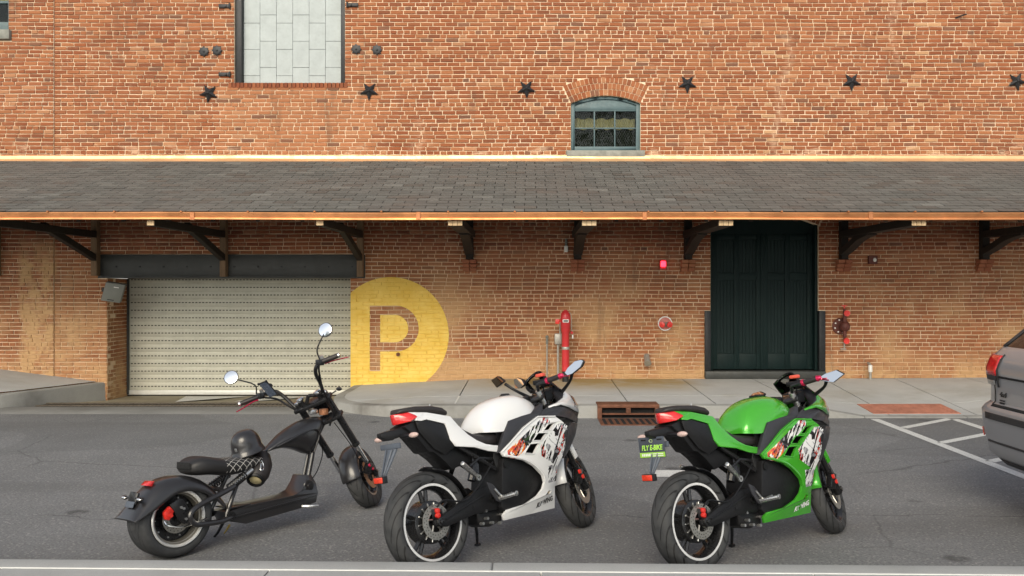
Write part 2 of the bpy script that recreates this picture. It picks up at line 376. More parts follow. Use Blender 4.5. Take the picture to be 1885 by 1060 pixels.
def glass(name, tint=(0.8, 0.85, 0.85), rough=0.02, alpha=0.25):
    m = NT(name)
    tr = m.n('ShaderNodeBsdfTransparent'); gl = m.n('ShaderNodeBsdfGlossy'); gl.inputs['Roughness'].default_value = rough
    tr.inputs[0].default_value = (*tint, 1); mx = m.n('ShaderNodeMixShader')
    fr = m.n('ShaderNodeFresnel'); fr.inputs[0].default_value = 1.5
    m.l(m.mt('MULTIPLY', fr.outputs[0], alpha, clamp=True), mx.inputs[0]); m.l(tr.outputs[0], mx.inputs[1]); m.l(gl.outputs[0], mx.inputs[2]); m.l(mx.outputs[0], m.out.inputs['Surface'])
    return m.m
M_glass = glass('window_glass', (0.75, 0.8, 0.78))
M_wire = mat('dull_wire', (0.16, 0.15, 0.12), 0.6, 0.3)
M_grate = mat('dull_grate_iron', (.13, .11, .085), .75, .2, .3, 12)
M_strobe = mat('lit_red_strobe', (0.8, 0.02, 0.03), 0.3, emit=(1, 0.03, 0.06), estr=2.2)

# ------------------------------------------------------------------ ground, road, pavements
D = 14.72                # the facade's distance
def struct(o): o['kind'] = 'structure'; return o
g = MB(); g.b2(-400, 400, -400, 400, -0.9, -0.6); struct(g.build('ground', M_asphalt, smooth=0))
KS = -0.0223             # the near kerb runs a little askew to the facade
def nk(x): return 5.134 + KS * x
# road surface: one sheet with a gentle fall to the garage, fine strips along Y
def road_z(x, y):
    if -9.5 < x < -2.2 and y > 12.2:
        return -0.02 - 0.06 * min(1, (y - 12.2) / 2.5) * 2
    return 0.0
m = MB()
m.add([(-60, nk(-60) + 0.01, 0), (60, nk(60) + 0.01, 0), (60, 12.2, 0), (-60, 12.2, 0)], [(0, 1, 2, 3)])
road = struct(m.build('road', M_asphalt, smooth=0, weld=False))
# concrete gutter strip along the far side and the falling driveway
m = MB(); m.b2(-20, -2.0, 12.2, 13.0, -0.3, -0.004); struct(m.build('gutter', M_gutter, bev=0.004))
m = MB()
rows = []
for y, z in ((13.62, -0.055), (14.2, -0.095), (14.72, -0.134), (15.6, -0.150)):
    rows.append([(x, y, z) for x in (-7.9, -7.16, -6, -5, -4, -3.04, -2.4)])
m.grid(rows); m.grid([[(x, 12.99, -0.5) for x in (-7.9, -2.4)], [(x, 13.05, -0.5) for x in (-7.9, -2.4)]])
struct(m.build('driveway', M_drive))
# white painted wedge at the threshold
m = MB(); m.add([(-6.05, 15.3, -0.137), (-4.95, 15.3, -0.137), (-5.75, 14.1, -0.078)], [(0, 1, 2)])
m.add([(-4.6, 15.3, -0.137), (-3.75, 15.3, -0.137), (-4.5, 14.4, -0.100), (-4.85, 14.25, -0.09)], [(0, 1, 2, 3)])
m.build('painted_wedge', M_line, bpy.data.objects['driveway'], smooth=0, weld=False)
# trench drain across the driveway
tr = empty('trench_drain', (-5, 13.3, -0.03)); tag(tr, 'rusty steel trench drain grate set across the garage driveway', 'drain grate')
m = MB(); m.b2(-2.55, 2.45, -0.28, 0.30, -0.3, -0.06); m.build('channel', M_black, tr)
m = MB()
for y0 in (-0.29, -0.02, 0.27): m.b2(-2.55, 2.45, y0, y0 + 0.045, -0.08, 0.006)
m.build('frame', M_grate, tr)
m = MB()
for i in range(84):
    x = -2.52 + i * 0.0595
    m.b2(x, x + 0.026, -0.245, -0.02, -0.05, 0.0); m.b2(x, x + 0.026, 0.025, 0.27, -0.05, 0.0)
tag(m.build('bar', M_grate, tr), kind='stuff')

# far pavement: slabs with real joints, kerb stones in front
def zp(x, y):            # pavement height
    t = min(1, max(0, (y - 11.9) / 2.8))
    zw = 0.12 + 0.115 * min(1, max(0, (x + 3.0) / 2.2)) + 0.03 * max(0, (x - 5) / 4)
    zk = 0.10 + 0.07 * min(1, max(0, (x + 2.8) / 1.2))
    r = min(1, max(0, (x - 3.7) / 0.9)) * min(1, max(0, (7.2 - x) / 0.9))      # dropped kerb
    zk = zk * (1 - r) + 0.012 * r
    s = min(1, t * (1.0 if r < 0.01 else 1.0))
    return zk + (zw - zk) * s
pav = empty('pavement', (0, 0, 0)); struct(pav)
def corner_x(y):         # rounded end of the pavement beside the garage
    if y > 13.6: return -3.02 + 0.0 * y
    t = (13.6 - y) / 1.75
    return -3.02 + 1.55 * (1 - math.sqrt(max(0, 1 - t * t)))
KY = 11.98               # back of kerb
joints = [-1.03 + 1.2 * k for k in range(-1, 14)]
def slab(x0, x1, y0, y1, first=False):
    m = MB(); nx, ny = 5, 5; top = []
    gp = 0.009
    for j in range(ny + 1):
        y = y0 + gp + (y1 - y0 - 2 * gp) * j / ny; row = []
        for i in range(nx + 1):
            xa = corner_x(y) + 0.16 if first else x0 + gp
            x = xa + (x1 - gp - xa) * i / nx
            row.append((x, y, zp(x, y) + random.uniform(-.001, .001)))
        top.append(row)
    m.grid(top)
    ol = top[0] + [r[-1] for r in top[1:]] + top[-1][-2::-1] + [r[0] for r in top[-2:0:-1]]
    m.grid([list(ol) + [ol[0]], [(p[0], p[1], p[2] - 0.12) for p in ol] + [(ol[0][0], ol[0][1], ol[0][2] - .12)]])
    return m.build('slab', M_conc, pav, smooth=30)
slab(0, joints[1], KY, 12.75, True); slab(0, joints[1], 12.75, D + 0.05, True)
for a, b in zip(joints[1:], joints[2:]):
    slab(a, b, KY, 12.75)
for a, b in zip(joints[1::1], joints[2::1]): slab(a, b, 12.75, D + 0.05)
m = MB(); m.grid([[(x, y, zp(x, y) - 0.03) for x in [corner_x(y) + 0.12 + (14.5 - corner_x(y)) * i / 24 for i in range(25)]] for y in [11.9 + i * 0.235 for i in range(13)]])
m.build('slab_bedding', M_kerb, pav)
m = MB(); xj = joints[1]; m.add([(xj - .012, KY + .02, zp(xj, KY) + .004), (xj + .012, KY + .02, zp(xj, KY) + .004), (xj + .012, 12.75, zp(xj, 12.75) + .004), (xj - .012, 12.75, zp(xj, 12.75) + .004)], [(0, 1, 2, 3)]); m.build('joint_filler', M_line, pav, smooth=0)
# kerb: swept profile along the rounded end then straight, split in stones
path = [Vector((-3.0, 14.72)), Vector((-3.0, 14.1))] + [Vector((corner_x(y), y)) for y in (13.6, 13.3, 13.0, 12.7, 12.4, 12.15, 11.97, 11.88, 11.855)]
path[-1] = Vector((-1.35, 11.83))
def kerb_run(pts, name, dx=0.16, drop=-0.25):
    m = MB(); rings = []
    for i, p in enumerate(pts):
        t = (pts[min(i + 1, len(pts) - 1)] - pts[max(i - 1, 0)]).normalized(); nrm = Vector((-t.y, t.x))
        q = p + nrm * dx; z0 = zp(p.x, max(p.y, 11.9)) + 0.002; z1 = zp(q.x, max(q.y, 11.9)) + 0.003
        rings.append([(p.x - nrm.x * .02, p.y - nrm.y * .02, drop), (p.x, p.y, z0 - 0.03), (p.x + nrm.x * .012, p.y + nrm.y * .012, z0 - 0.008), (p.x + nrm.x * .035, p.y + nrm.y * .035, z0), (q.x, q.y, z1), (q.x, q.y, drop)])
    m.loft(rings); return m.build(name, M_kerb, smooth=40)
kb = empty('kerb'); struct(kb)
def sub_run(pts): o = kerb_run(pts, 'kerb_stone'); o.parent = kb
sub_run(path[:5]); sub_run(path[4:8]); sub_run(path[7:])
xs = [-1.34, 0.2, 0.915]; sub_run([Vector((-1.34, 11.83)), Vector((-.5, 11.825)), Vector((0.3, 11.82))]); sub_run([Vector((0.31, 11.82)), Vector((0.92, 11.82))])
x = 1.76
while x < 14.4:
    e = min(x + 1.4, 14.4); sub_run([Vector((x + .006 + (e - x - .012) * i / 6, 11.815)) for i in range(7)]); x = e
# left pavement rising to the left, with its own kerb
def zl(x, y): return 0.165 + 0.13 * min(2.6, -7.16 - x) + 0.0 * y - 0.03 * (14.7 - y)
pl = empty('pavement'); struct(pl)
def lx(y): return -7.19 - (14.72 - y) * 0.325 - max(0, 12.9 - y) ** 2 * 2.2
def lslab(f0, f1, y0, y1):
    m = MB(); rows = []
    for j in range(7):
        y = y0 + (y1 - y0) * j / 6; xr = lx(y) - 0.15; rows.append([(xr + (-20 - xr) * (f0 + (f1 - f0) * i / 6), y, zl(xr + (-20 - xr) * (f0 + (f1 - f0) * i / 6), y)) for i in range(7)])
    m.grid(rows); m.build('slab', M_conc, pl)
lslab(0, 0.13, 12.35, 14.8); lslab(0.1315, 0.27, 12.35, 14.8); lslab(0.2715, 0.5, 12.35, 14.8); lslab(0.5015, 1, 12.35, 14.8)
m = MB(); rings = []
for y in (14.72, 14.2, 13.6, 13.1, 12.8, 12.6, 12.45, 12.3):
    x = lx(y); z = zl(x, y)
    rings.append([(x + 0.02, y, -0.3), (x, y, z - 0.03), (x - 0.012, y, z - .005), (x - .035, y, z + .002), (x - .17, y, z + .003), (x - .17, y, -0.3)])
m.loft(rings); m.build('kerb_stone', M_kerb, pl, smooth=40)
# near pavement with kerb, runs behind the camera
np_ = empty('pavement'); struct(np_)
m = MB()
def near_q(x0, x1, a, b, z): return [(x0, nk(x0) - a, z), (x1, nk(x1) - a, z), (x1, nk(x1) - b, z), (x0, nk(x0) - b, z)]
kn = empty('kerb'); struct(kn)
for x0, x1 in ((-40, -4.0), (-4.0, -0.22), (-0.215, 3.4), (3.405, 40)):
    m = MB(); a = near_q(x0, x1, 0, 0.165, 0.15); mid = near_q(x0, x1, 0, .165, -0.5)
    m.add(a + mid, [(0, 1, 2, 3), (0, 4, 5, 1), (1, 5, 6, 2), (2, 6, 7, 3), (3, 7, 4, 0)])
    m.build('kerb_stone', M_near, kn, bev=0.012, seg=3)
m = MB(); a = near_q(-40, 40, 0.163, 0.172, 0.153); b = near_q(-40, 40, 0.163, 0.172, 0.0)
m.add(a + b, [(0, 1, 2, 3), (0, 4, 5, 1), (2, 6, 7, 3)]); m.build('joint_filler', M_pale, kn, smooth=0)
for x0, x1 in ((-40, -3.06), (-3.05, -1.5), (-1.49, 0.06), (0.07, 1.6), (1.61, 3.1), (3.11, 40)):
    m = MB(); a = near_q(x0, x1, 0.172, 14, 0.148); b = near_q(x0, x1, 0.172, 14, 0.0)
    m.add(a + b, [(0, 1, 2, 3), (0, 4, 5, 1), (1, 5, 6, 2), (2, 6, 7, 3), (3, 7, 4, 0)]); m.build('slab', M_near, np_, smooth=0)
# painted lines
def line(pts):
    m = MB(); m.add([(x, y, 0.004) for x, y in pts], [(0, 1, 2, 3)]); m.build('painted_line', M_line, road, smooth=0)
def stripe(a, b, wd=0.11):
    a = Vector(a); b = Vector(b); n = (b - a).normalized(); n = Vector((-n.y, n.x)) * wd / 2
    line([a + n, b + n, b - n, a - n])
stripe((4.65, 11.72), (4.62, 5.6), 0.12)
stripe((4.715, 10.98), (5.68, 11.74)); stripe((4.695, 9.92), (5.67, 10.62)); stripe((4.69, 8.85), (5.66, 9.52)); stripe((5.72, 11.72), (5.70, 9.0), 0.12)
stripe((1.19, 8.28), (1.50, 8.28), 0.30)
# tactile paving on the dropped kerb
tp = empty('tactile_paving', (5.37, 12.35, 0)); tag(tp, 'brick red tactile warning pavers on the dropped kerb', 'tactile paving')
for i in range(10):
    for j in range(5):
        x = 4.77 + i * 0.122; y = 12.06 + j * 0.122
        m = MB(); z0 = [zp(x, y), zp(x + .118, y), zp(x + .118, y + .118), zp(x, y + .118)]
        q = [(x, y), (x + .118, y), (x + .118, y + .118), (x, y + .118)]
        m.add([(a - 5.37, b - 12.35, z + 0.008) for (a, b), z in zip(q, z0)] + [(a - 5.37, b - 12.35, z - 0.02) for (a, b), z in zip(q, z0)], [(0, 1, 2, 3), (0, 4, 5, 1), (1, 5, 6, 2), (2, 6, 7, 3), (3, 7, 4, 0)])
        for a in (.03, .088):
            for b in (.03, .088): m.lathe([(0.016, 0.0), (0.010, 0.005), (0, 0.005)], (x + a - 5.37, y + b - 12.35, z0[0] + 0.009), (0, 0, 1), 6)
        m.build('paver', M_tactile, tp, smooth=0, weld=False)
# storm drain inlet
dr = empty('storm_drain', (1.34, 11.80, 0)); tag(dr, 'rust brown cast iron storm drain inlet in the far kerb', 'storm drain')
m = MB(); m.b2(-.42, .42, -.02, .30, .145, .19); m.b2(-.42, -.36, -.025, .1, -.1, .146); m.b2(.36, .42, -.025, .1, -.1, .146); m.b2(-.03, .03, -.022, .1, .07, .146); m.b2(-.36, .36, -.022, .06, .05, .068)
m.build('hood', M_rust, dr, bev=0.005)
m = MB(); m.b2(-.40, .40, .06, .09, -.2, .15); m.build('opening', M_black, dr)
m = MB(); m.b2(-.42, .42, -.62, -.03, -.05, 0.008); m.build('apron_plate', M_rust, dr, bev=0.004)
for i in range(9):
    m = MB(); x = -.37 + i * .082; m.b2(x, x + .04, -.56, -.1, 0.0085, 0.0105); m.build('slot', M_black, dr, smooth=0)

# ------------------------------------------------------------------ the brick building
bld = empty('brick_building', (0, D, 0))
tag(bld, 'long old red brick warehouse with shingled awning and roller garage door', 'building')
def loc_(o): o.location.y -= D; return o           # parts are drawn in world metres under a root standing at the facade
class BM(MB):
    def build(s, name, mat, parent=None, **k):
        p = parent or bld
        for q in s.v: q.y -= D
        return MB.build(s, name, mat, p, **k)
WIN = dict(cx=1.288, a=0.589, z0=4.098, zs=4.898, h=0.13)
DOR = dict(cx=3.979, a=0.915, z0=0.234, zs=2.835, h=0.20)
for q in (WIN, DOR):
    q['R'] = (q['a'] ** 2 + q['h'] ** 2) / (2 * q['h']); q['cz'] = q['zs'] + q['h'] - q['R']; q['ang'] = math.asin(q['a'] / q['R']); q['Ro'] = q['R'] + 0.325
def blocked(z):
    out = []
    if z > 5.25: out.append((-5.005, -3.128))
    elif z > 5.152: out.append((-5.11, -3.128))
    if z > 6.13: out.append((-10.2, -8.81))
    elif z > 5.96: out.append((-10.25, -8.76))
    if 3.978 < z < 4.098: out.append((0.616, 1.95))
    if 4.098 <= z < 4.898: out.append((0.699, 1.877))
    for q in (WIN, DOR):
        if q['zs'] <= z < q['cz'] + q['Ro']:
            dz = z - q['cz']; hw = min(math.sqrt(max(0, q['Ro'] ** 2 - dz * dz)), math.tan(q['ang'] + 0.01) * dz)
            if hw > 0.02: out.append((q['cx'] - hw, q['cx'] + hw))
    if z < 1.936: out.append((-7.157, -3.036))
    elif z < 2.34: out.append((-7.314, -2.787))
    if 0.234 < z < 1.383: out.append((2.962, 5.004))
    elif 1.383 <= z < DOR['zs']: out.append((3.064, 4.894))
    return out
def free(z, x0, x1):
    cur = [(x0, x1)]
    for a, b in blocked(z):
        nx = []
        for p, q in cur:
            if b <= p or a >= q: nx.append((p, q)); continue
            if a > p: nx.append((p, a))
            if b < q: nx.append((b, q))
        cur = nx
    return cur
XL, XR = -15.0, 13.6
# mortar body: horizontal bands of solid wall
m = BM()
zc = sorted({-0.3, 0.234, 1.383, 1.936, 2.34, 2.835, 3.4, 3.82, 3.978, 4.098, 4.898, 5.152, 5.25, 5.96, 6.13, 7.3} | {WIN['zs'] + k * 0.455 / 14 for k in range(15)} | {DOR['zs'] + k * 0.525 / 14 for k in range(15)})
for a, b in zip(zc, zc[1:]):
    if a >= 3.4 and b <= 3.82: 
        m.b2(XL, XR, D + .011, D + .3, a, b); continue
    zm = (a + b) / 2; segs = free(zm, XL, XR)
    for p, q in segs:
        if p < -8.05 < q: m.b2(p, -8.05, D - .019, D + .3, a, b); m.b2(-8.05, q, D + .011, D + .3, a, b)
        elif q <= -8.05: m.b2(p, q, D - .019, D + .3, a, b)
        else: m.b2(p, q, D + .011, D + .3, a, b)
# arch rings' mortar beds
for q in (WIN, DOR):
    n = 24; ri = q['R']; ro = q['Ro'] + 0.012
    for k in range(n):
        t0 = -q['ang'] * 1.03 + 2.06 * q['ang'] * k / n; t1 = -q['ang'] * 1.03 + 2.06 * q['ang'] * (k + 1) / n
        P = [(q['cx'] + r * math.sin(t), D + .0105, q['cz'] + r * math.cos(t)) for t, r in ((t0, ri), (t1, ri), (t1, ro), (t0, ro))]
        m.sheet(P, (0, 0.29, 0))
# left garage jamb, deep reveal
m.b2(-7.5, -7.163, D + .301, 15.6, -0.3, 1.936); m.b2(-3.03, -2.7, D + .301, 15.6, -0.3, 1.936)
wall = m.build('wall', M_mortar, smooth=0, weld=False)

PAL = [(0.275, 0.083, 0.036), (0.255, 0.072, 0.031), (0.30, 0.096, 0.043), (0.23, 0.064, 0.029), (0.325, 0.112, 0.051), (0.205, 0.062, 0.031), (0.275, 0.088, 0.042)]
def brick_col(x, z):
    c = random.choice(PAL); k = random.uniform(0.91, 1.09)
    if -5.3 < x < -2.6 and 3.9 < z < 5.16: c = (0.36, 0.13, 0.062); k = random.uniform(0.9, 1.1)      # newer infill below the boarded opening
    if 6.3 < x < 6.9 and z > 4 and random.random() < .13: c = (0.44, 0.22, 0.12)
    if 4.0 < x < 4.4 and z > 4 and random.random() < .10: c = (0.44, 0.22, 0.12)
    if random.random() < .05: c = (0.38, 0.16, 0.085)
    if random.random() < .03: c = (0.17, 0.07, 0.045)
    if z > 3: c = (c[0] * 1.03, c[1] * 1.17, c[2] * 1.12)
    if z < 2.4: c = tuple(a * .68 + b * .32 for a, b in zip(c, (0.43, 0.20, 0.085)))     # tanner, older stock below the awning
    return (c[0] * k, c[1] * k, c[2] * k)
def wob(x, z): return 0.006 * math.sin(x * 0.55 + z * 1.3) + 0.0035 * math.sin(x * 1.9 + z * 3.1)
def brick_geo(m, x0, x1, z0, z1, yf, mp=None):
    j = lambda s=0.0028: random.uniform(-s, s); i = random.uniform(0.003, 0.006)
    dy = random.uniform(-0.004, 0.003)
    ring0 = [(x0 + j(), z0 + j()), (x1 + j(), z0 + j()), (x1 + j(), z1 + j()), (x0 + j(), z1 + j())]
    ring1 = [(ring0[0][0] + i, ring0[0][1] + i * .8), (ring0[1][0] - i, ring0[1][1] + i * .8), (ring0[2][0] - i, ring0[2][1] - i * .8), (ring0[3][0] + i, ring0[3][1] - i * .8)]
    vs = [(x, yf + 0.03, z + wob(x, z)) for x, z in ring0] + [(x, yf + 0.0015, z + wob(x, z)) for x, z in ring0] + [(x, yf + dy + j(.001) - 0.002, z + wob(x, z)) for x, z in ring1]
    if mp: vs = [mp(*v) for v in vs]
    m.add(vs, [(8, 9, 10, 11)] + [(a, (a + 1) % 4, 4 + (a + 1) % 4, 4 + a) for a in range(4)] + [(4 + a, 4 + (a + 1) % 4, 8 + (a + 1) % 4, 8 + a) for a in range(4)])
bricks = []
CH = 0.0677; i = 0; z = -0.30
while z < 7.25:
    hdr = i % 6 == 4; z0 = z + 0.0068; z1 = z + CH - 0.0068
    if not (3.42 < z < 3.80):
        segs = []
        for p, q in free((z0 + z1) / 2, XL, XR):
            if p < -8.05 < q: segs += [(p, -8.05), (-8.052, q)]
            else: segs.append((p, q))
        for p, q in segs:
            x = p + 0.004; L = 0.0985 if hdr else 0.203
            first = random.choice((0.5, 1.0)) if not hdr else 1
            if p == XL or True: first = (0.5 if i % 2 else 1.0) if not hdr else 1.0
            while x < q - 0.03:
                l = L * first * random.uniform(0.94, 1.05); first = 1
                if not hdr and random.random() < 0.04: l *= 0.5
                e = x + l
                if q - e < 0.05: e = q - 0.004
                yf = D - 0.03 if e <= -8.04 else D
                bricks.append((x, e, z0 + random.uniform(-.001, .001), z1 + random.uniform(-.001, .001), yf)); x = e + random.uniform(0.010, 0.015)
    z += CH; i += 1
def seen(b):
    x0, x1, z0, z1, y = b
    if x0 < -8.9 or x1 > 8.3 or z1 > 6.5: return False
    return 4.05 < z0 or 0.35 < z0 < 2.3
order = sorted([k for k, b in enumerate(bricks) if seen(b)], key=lambda k: -(bricks[k][1] - bricks[k][0]) * (bricks[k][3] - bricks[k][2]))
single = set(order[:300])
ms = BM()
for k, b in enumerate(bricks):
    c = brick_col((b[0] + b[1]) / 2, b[2])
    if k in single:
        m = BM(); m.col = c; brick_geo(m, *b); m.build('brick', M_brick, wall, smooth=0, weld=False)
    else:
        ms.col = c; brick_geo(ms, *b)
# arch voussoirs: three rowlock rings over the window and door
for q in (WIN, DOR):
    for ringi in range(3):
        r0 = q['R'] + 0.004 + ringi * 0.108; r1 = r0 + 0.097; n = int(2 * q['ang'] * r0 / 0.0685)
        for k in range(n):
            t0 = -q['ang'] + 2 * q['ang'] * k / n + 0.003; t1 = -q['ang'] + 2 * q['ang'] * (k + 1) / n - 0.003
            P = [(q['cx'] + r * math.sin(t), D - random.uniform(0, .004), q['cz'] + r * math.cos(t)) for t, r in ((t0, r0), (t1, r0), (t1, r1), (t0, r1))]
            ms.col = tuple(v * 1.05 for v in brick_col(1.2, 4)); ms.sheet(P, (0, 0.03, 0))
# rowlock sill under the boarded opening, jamb bricks, corbels
x = -5.10
while x < -3.14:
    ms.col = tuple(v * .9 for v in random.choice(PAL)); ms.b2(x, x + 0.056, D - 0.012, D + 0.05, 5.158, 5.243); x += 0.0675
z = -0.165; i = 0
while z < 1.93:
    y = D + 0.012 - (0.1 if i % 2 else 0)
    while y < 15.42:
        y0 = max(y, D + 0.004); y1 = min(y + 0.2, 15.46)
        if y1 - y0 > 0.03:
            ms.col = tuple(v * 0.95 for v in brick_col(0, 0)); brick_geo(ms, y0, y1, z + .0055, z + CH - .0055, 0, lambda a, b, c: (-7.157 - b, a, c))
        y += 0.213
    z += CH; i += 1
tag(ms.build('brick_mass', M_brick, wall, smooth=0, weld=False), kind='stuff')

# ---- boarded upper opening
for a, b in ((-5.0, -4.895), (-3.21, -3.13)):
    m = BM(); m.b2(a, b, D + .05, D + .25, 5.25, 7.3); m.build('frame_post', M_iron, bev=0.006)
m = BM(); m.b2(-4.895, -3.21, D + .17, D + .25, 5.25, 7.3); bd = m.build('board_backing', M_iron)
cw = (4.892 - 3.213) / 6
for c in range(6):
    x0 = -4.892 + c * cw; z = 5.254 - (0.16 if c % 2 else 0.30) * 1.0
    while z < 7.3:
        a = max(z, 5.254); b = min(z + 0.447, 7.3)
        if b - a > 0.02:
            m = BM(); m.b2(x0 + .0025, x0 + cw - .0025, D + .145 + random.uniform(0, .004), D + .172, a, b - 0.003); m.build('cement_board', M_board, bd, bev=0.002, seg=1)
        z += 0.45
# ---- arched window
q = WIN; zt = 4.83
m = BM()
m.b2(.70, .765, D + .05, D + .15, 4.10, 4.93); m.b2(1.811, 1.876, D + .05, D + .15, 4.10, 4.93); m.b2(.765, 1.811, D + .05, D + .15, 4.10, 4.175)
arcpts = [(q['cx'] + (q['R'] - 0.002) * math.sin(t), D + .05, q['cz'] + (q['R'] - 0.002) * math.cos(t)) for t in [-q['ang'] + 2 * q['ang'] * k / 14 for k in range(15)]]
inn = [(q['cx'] + (q['R'] - 0.05) * math.sin(t), D + .05, q['cz'] + (q['R'] - 0.05) * math.cos(t)) for t in [-q['ang'] + 2 * q['ang'] * k / 14 for k in range(15)]]
for k in range(14): m.sheet([arcpts[k], arcpts[k + 1], inn[k + 1], inn[k]], (0, .1, 0))
wf = m.build('window', M_winframe, bev=0.006)
m = BM(); m.sheet([(x, D + .075, max(zt, z)) for x, y, z in inn] + [(1.811, D + .075, zt - .03), (.765, D + .075, zt - .03)], (0, .05, 0)); m.build('arch_panel', M_winframe, wf, bev=0.004)
m = BM(); m.b2(.765, 1.811, D + .08, D + .125, zt - .05, zt); m.b2(.765, 1.811, D + .085, D + .12, 4.48, 4.503)
for x in (1.102, 1.451): m.b2(x - .011, x + .011, D + .085, D + .12, 4.175, zt - .05)
m.build('muntin', M_winframe, wf, bev=0.003)
for x0, x1 in ((.765, 1.091), (1.113, 1.44), (1.462, 1.811)):
    for z0, z1 in ((4.175, 4.48), (4.503, zt - .05)):
        m = BM(); m.b2(x0, x1, D + .10, D + .104, z0, z1); m.build('pane', M_glass, wf, smooth=0)
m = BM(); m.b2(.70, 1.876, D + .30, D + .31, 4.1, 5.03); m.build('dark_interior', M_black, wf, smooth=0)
m = BM(); rows = [[(.77 + k * .026, D + .24 + .012 * math.sin(k * 1.9), z + .012 * math.sin(k * .8)) for k in range(41)] for z in (4.50, 4.55, 4.62, 4.68)]
m.grid(rows); m.build('blind', M_curtain, wf)
m = BM()
for k in range(-10, 27):
    for s in (1, -1):
        a = Vector((.765 + k * .0415, D + .16, 4.17)); b = a + Vector((s * .62 * .55, 0, .62))
        if s < 0: a.x += .30; b.x += .30
        def cl(a, b):
            t0, t1 = 0, 1
            for lim, sg in ((.765, 1), (1.811, -1)):
                fa = (a.x - lim) * sg; fb = (b.x - lim) * sg
                if fa < 0 and fb < 0: return None
                if fa < 0: t0 = max(t0, fa / (fa - fb))
                if fb < 0: t1 = min(t1, fa / (fa - fb))
            return (a.lerp(b, t0), a.lerp(b, t1)) if t1 > t0 else None
        r = cl(a, b)
        if r: m.tube(r, 0.0017, 3)
tag(m.build('wire_mesh', M_wire, wf, weld=False), kind='stuff')
m = BM(); m.b2(.62, 1.947, D - .05, D + .16, 3.983, 4.097); m.build('window_sill', M_stone, bev=0.012)
# ---- window at the top left corner
m = BM(); m.b2(-10.2, -8.87, D + .08, D + .16, 6.13, 6.30); m.b2(-8.87, -8.81, D + .06, D + .18, 6.13, 7.3); m.b2(-10.2, -8.87, D + .09, D + .14, 6.62, 6.66)
w2 = m.build('window', M_winframe, bev=0.006)
m = BM(); m.b2(-10.2, -8.87, D + .12, D + .124, 6.30, 7.3); m.build('pane', M_glass, w2, smooth=0)
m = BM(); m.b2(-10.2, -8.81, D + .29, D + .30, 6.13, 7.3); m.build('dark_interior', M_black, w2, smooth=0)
m = BM(); m.b2(-10.2, -8.87, D + .2, D + .21, 6.7, 7.3); m.build('blind', M_curtain, w2, smooth=0)
m = BM(); m.b2(-10.2, -8.765, D - .09, D + .1, 5.965, 6.128); m.build('window_sill', M_stone, bev=0.012)

# ---- awning: deck, shingles, gutter, flashing, brackets
EY, EZ, TZ = 11.76, 2.80, 3.925
sl = (TZ - EZ) / (D - EY); nrm = Vector((0, -sl, 1)).normalized(); tdir = Vector((0, 1, sl)).normalized(); SLEN = math.hypot(D - EY, TZ - EZ)
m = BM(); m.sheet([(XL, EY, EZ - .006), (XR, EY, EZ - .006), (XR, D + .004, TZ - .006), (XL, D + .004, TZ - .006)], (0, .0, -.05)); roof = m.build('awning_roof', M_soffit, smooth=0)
mst = BM(); rows = 23; ex = SLEN / rows
items = []
for j in range(rows):
    off = (0.5 if j % 2 else 0) * 0.305 + random.uniform(-.012, .012); x = XL - off
    while x < XR:
        items.append((max(x, XL), min(x + 0.2945, XR), j)); x += 0.305
vis = [k for k, it in enumerate(items) if it[0] > -8.3 * (EY + it[2] * .13) / D - .4 and it[1] < 7.6]
vis.sort(key=lambda k: (items[k][2], abs(items[k][0])))
ssing = set(vis[:300])
for k, (x0, x1, j) in enumerate(items):
    base = Vector((0, EY - .015, EZ)) + tdir * (j * ex); top = base + tdir * (ex * 1.25)
    l = 0.010 + random.uniform(0, .004)
    g1 = random.uniform(.092, .128); col = (g1 * 1.0, g1 * .97, g1 * .88)
    if random.random() < .08: col = tuple(c * 1.3 for c in col)
    if random.random() < .1: col = (g1 * .95, g1 * .82, g1 * .70)
    A = [Vector((x0, 0, 0)) + base + nrm * (l + .003), Vector((x1, 0, 0)) + base + nrm * (l + random.uniform(0, .004)), Vector((x1, 0, 0)) + top + nrm * .001, Vector((x0, 0, 0)) + top + nrm * .001]
    Bt = [p - nrm * (.010 if i_ < 2 else .005) for i_, p in enumerate(A)]
    fs = [(0, 1, 2, 3), (0, 4, 5, 1), (1, 5, 6, 2), (3, 0, 4, 7)]
    if k in ssing:
        m = BM(); m.col = col; m.add(A + Bt, fs); m.build('shingle', M_shingle, roof, smooth=0, weld=False)
    else: mst.col = col; mst.add(A + Bt, fs)
tag(mst.build('shingle_mass', M_shingle, roof, smooth=0, weld=False), kind='stuff')
m = BM()
prof = [(EY + .02, EZ - .01), (EY - .035, EZ - .008), (EY - .042, EZ - .02), (EY - .03, EZ - .075), (EY - .045, EZ - .085), (EY - .047, EZ - .104), (EY - .03, EZ - .110), (EY + .03, EZ - .108), (EY + .03, EZ - .02)]
rings = []
for k in range(41):
    x = XL + (XR - XL) * k / 40; dz = .005 * math.sin(x * .9) + random.uniform(-.0015, .0015)
    rings.append([(x, y + random.uniform(-.001, .001), z + dz) for y, z in prof])
m.loft(rings); gut = m.build('gutter', M_copper, smooth=25)
M_copold = mat('aged_copper', (.42, .17, .07), .5, .6, .2, 8)
for k in range(9):
    x = XL + 1.3 + k * 3.05
    m = BM(); m.b2(x - .03, x + .03, EY - .050, EY + .03, EZ - .113, EZ - .004); m.build('gutter_joint', M_copold, gut, bev=.003, seg=1)
for k in range(31):
    x = XL + .4 + k * .9
    m = BM(); m.b2(x - .012, x + .012, EY - .052, EY + .02, EZ - .008, EZ + .012); m.build('gutter_hanger', M_copold, gut, bev=.002, seg=1)
m = BM(); rings = []
prof = [(D + .005, TZ + .085), (D - .045, TZ + .08), (D - .050, TZ + .03), (D - .13, TZ - .035), (D - .125, TZ - .045), (D + .005, TZ - .01)]
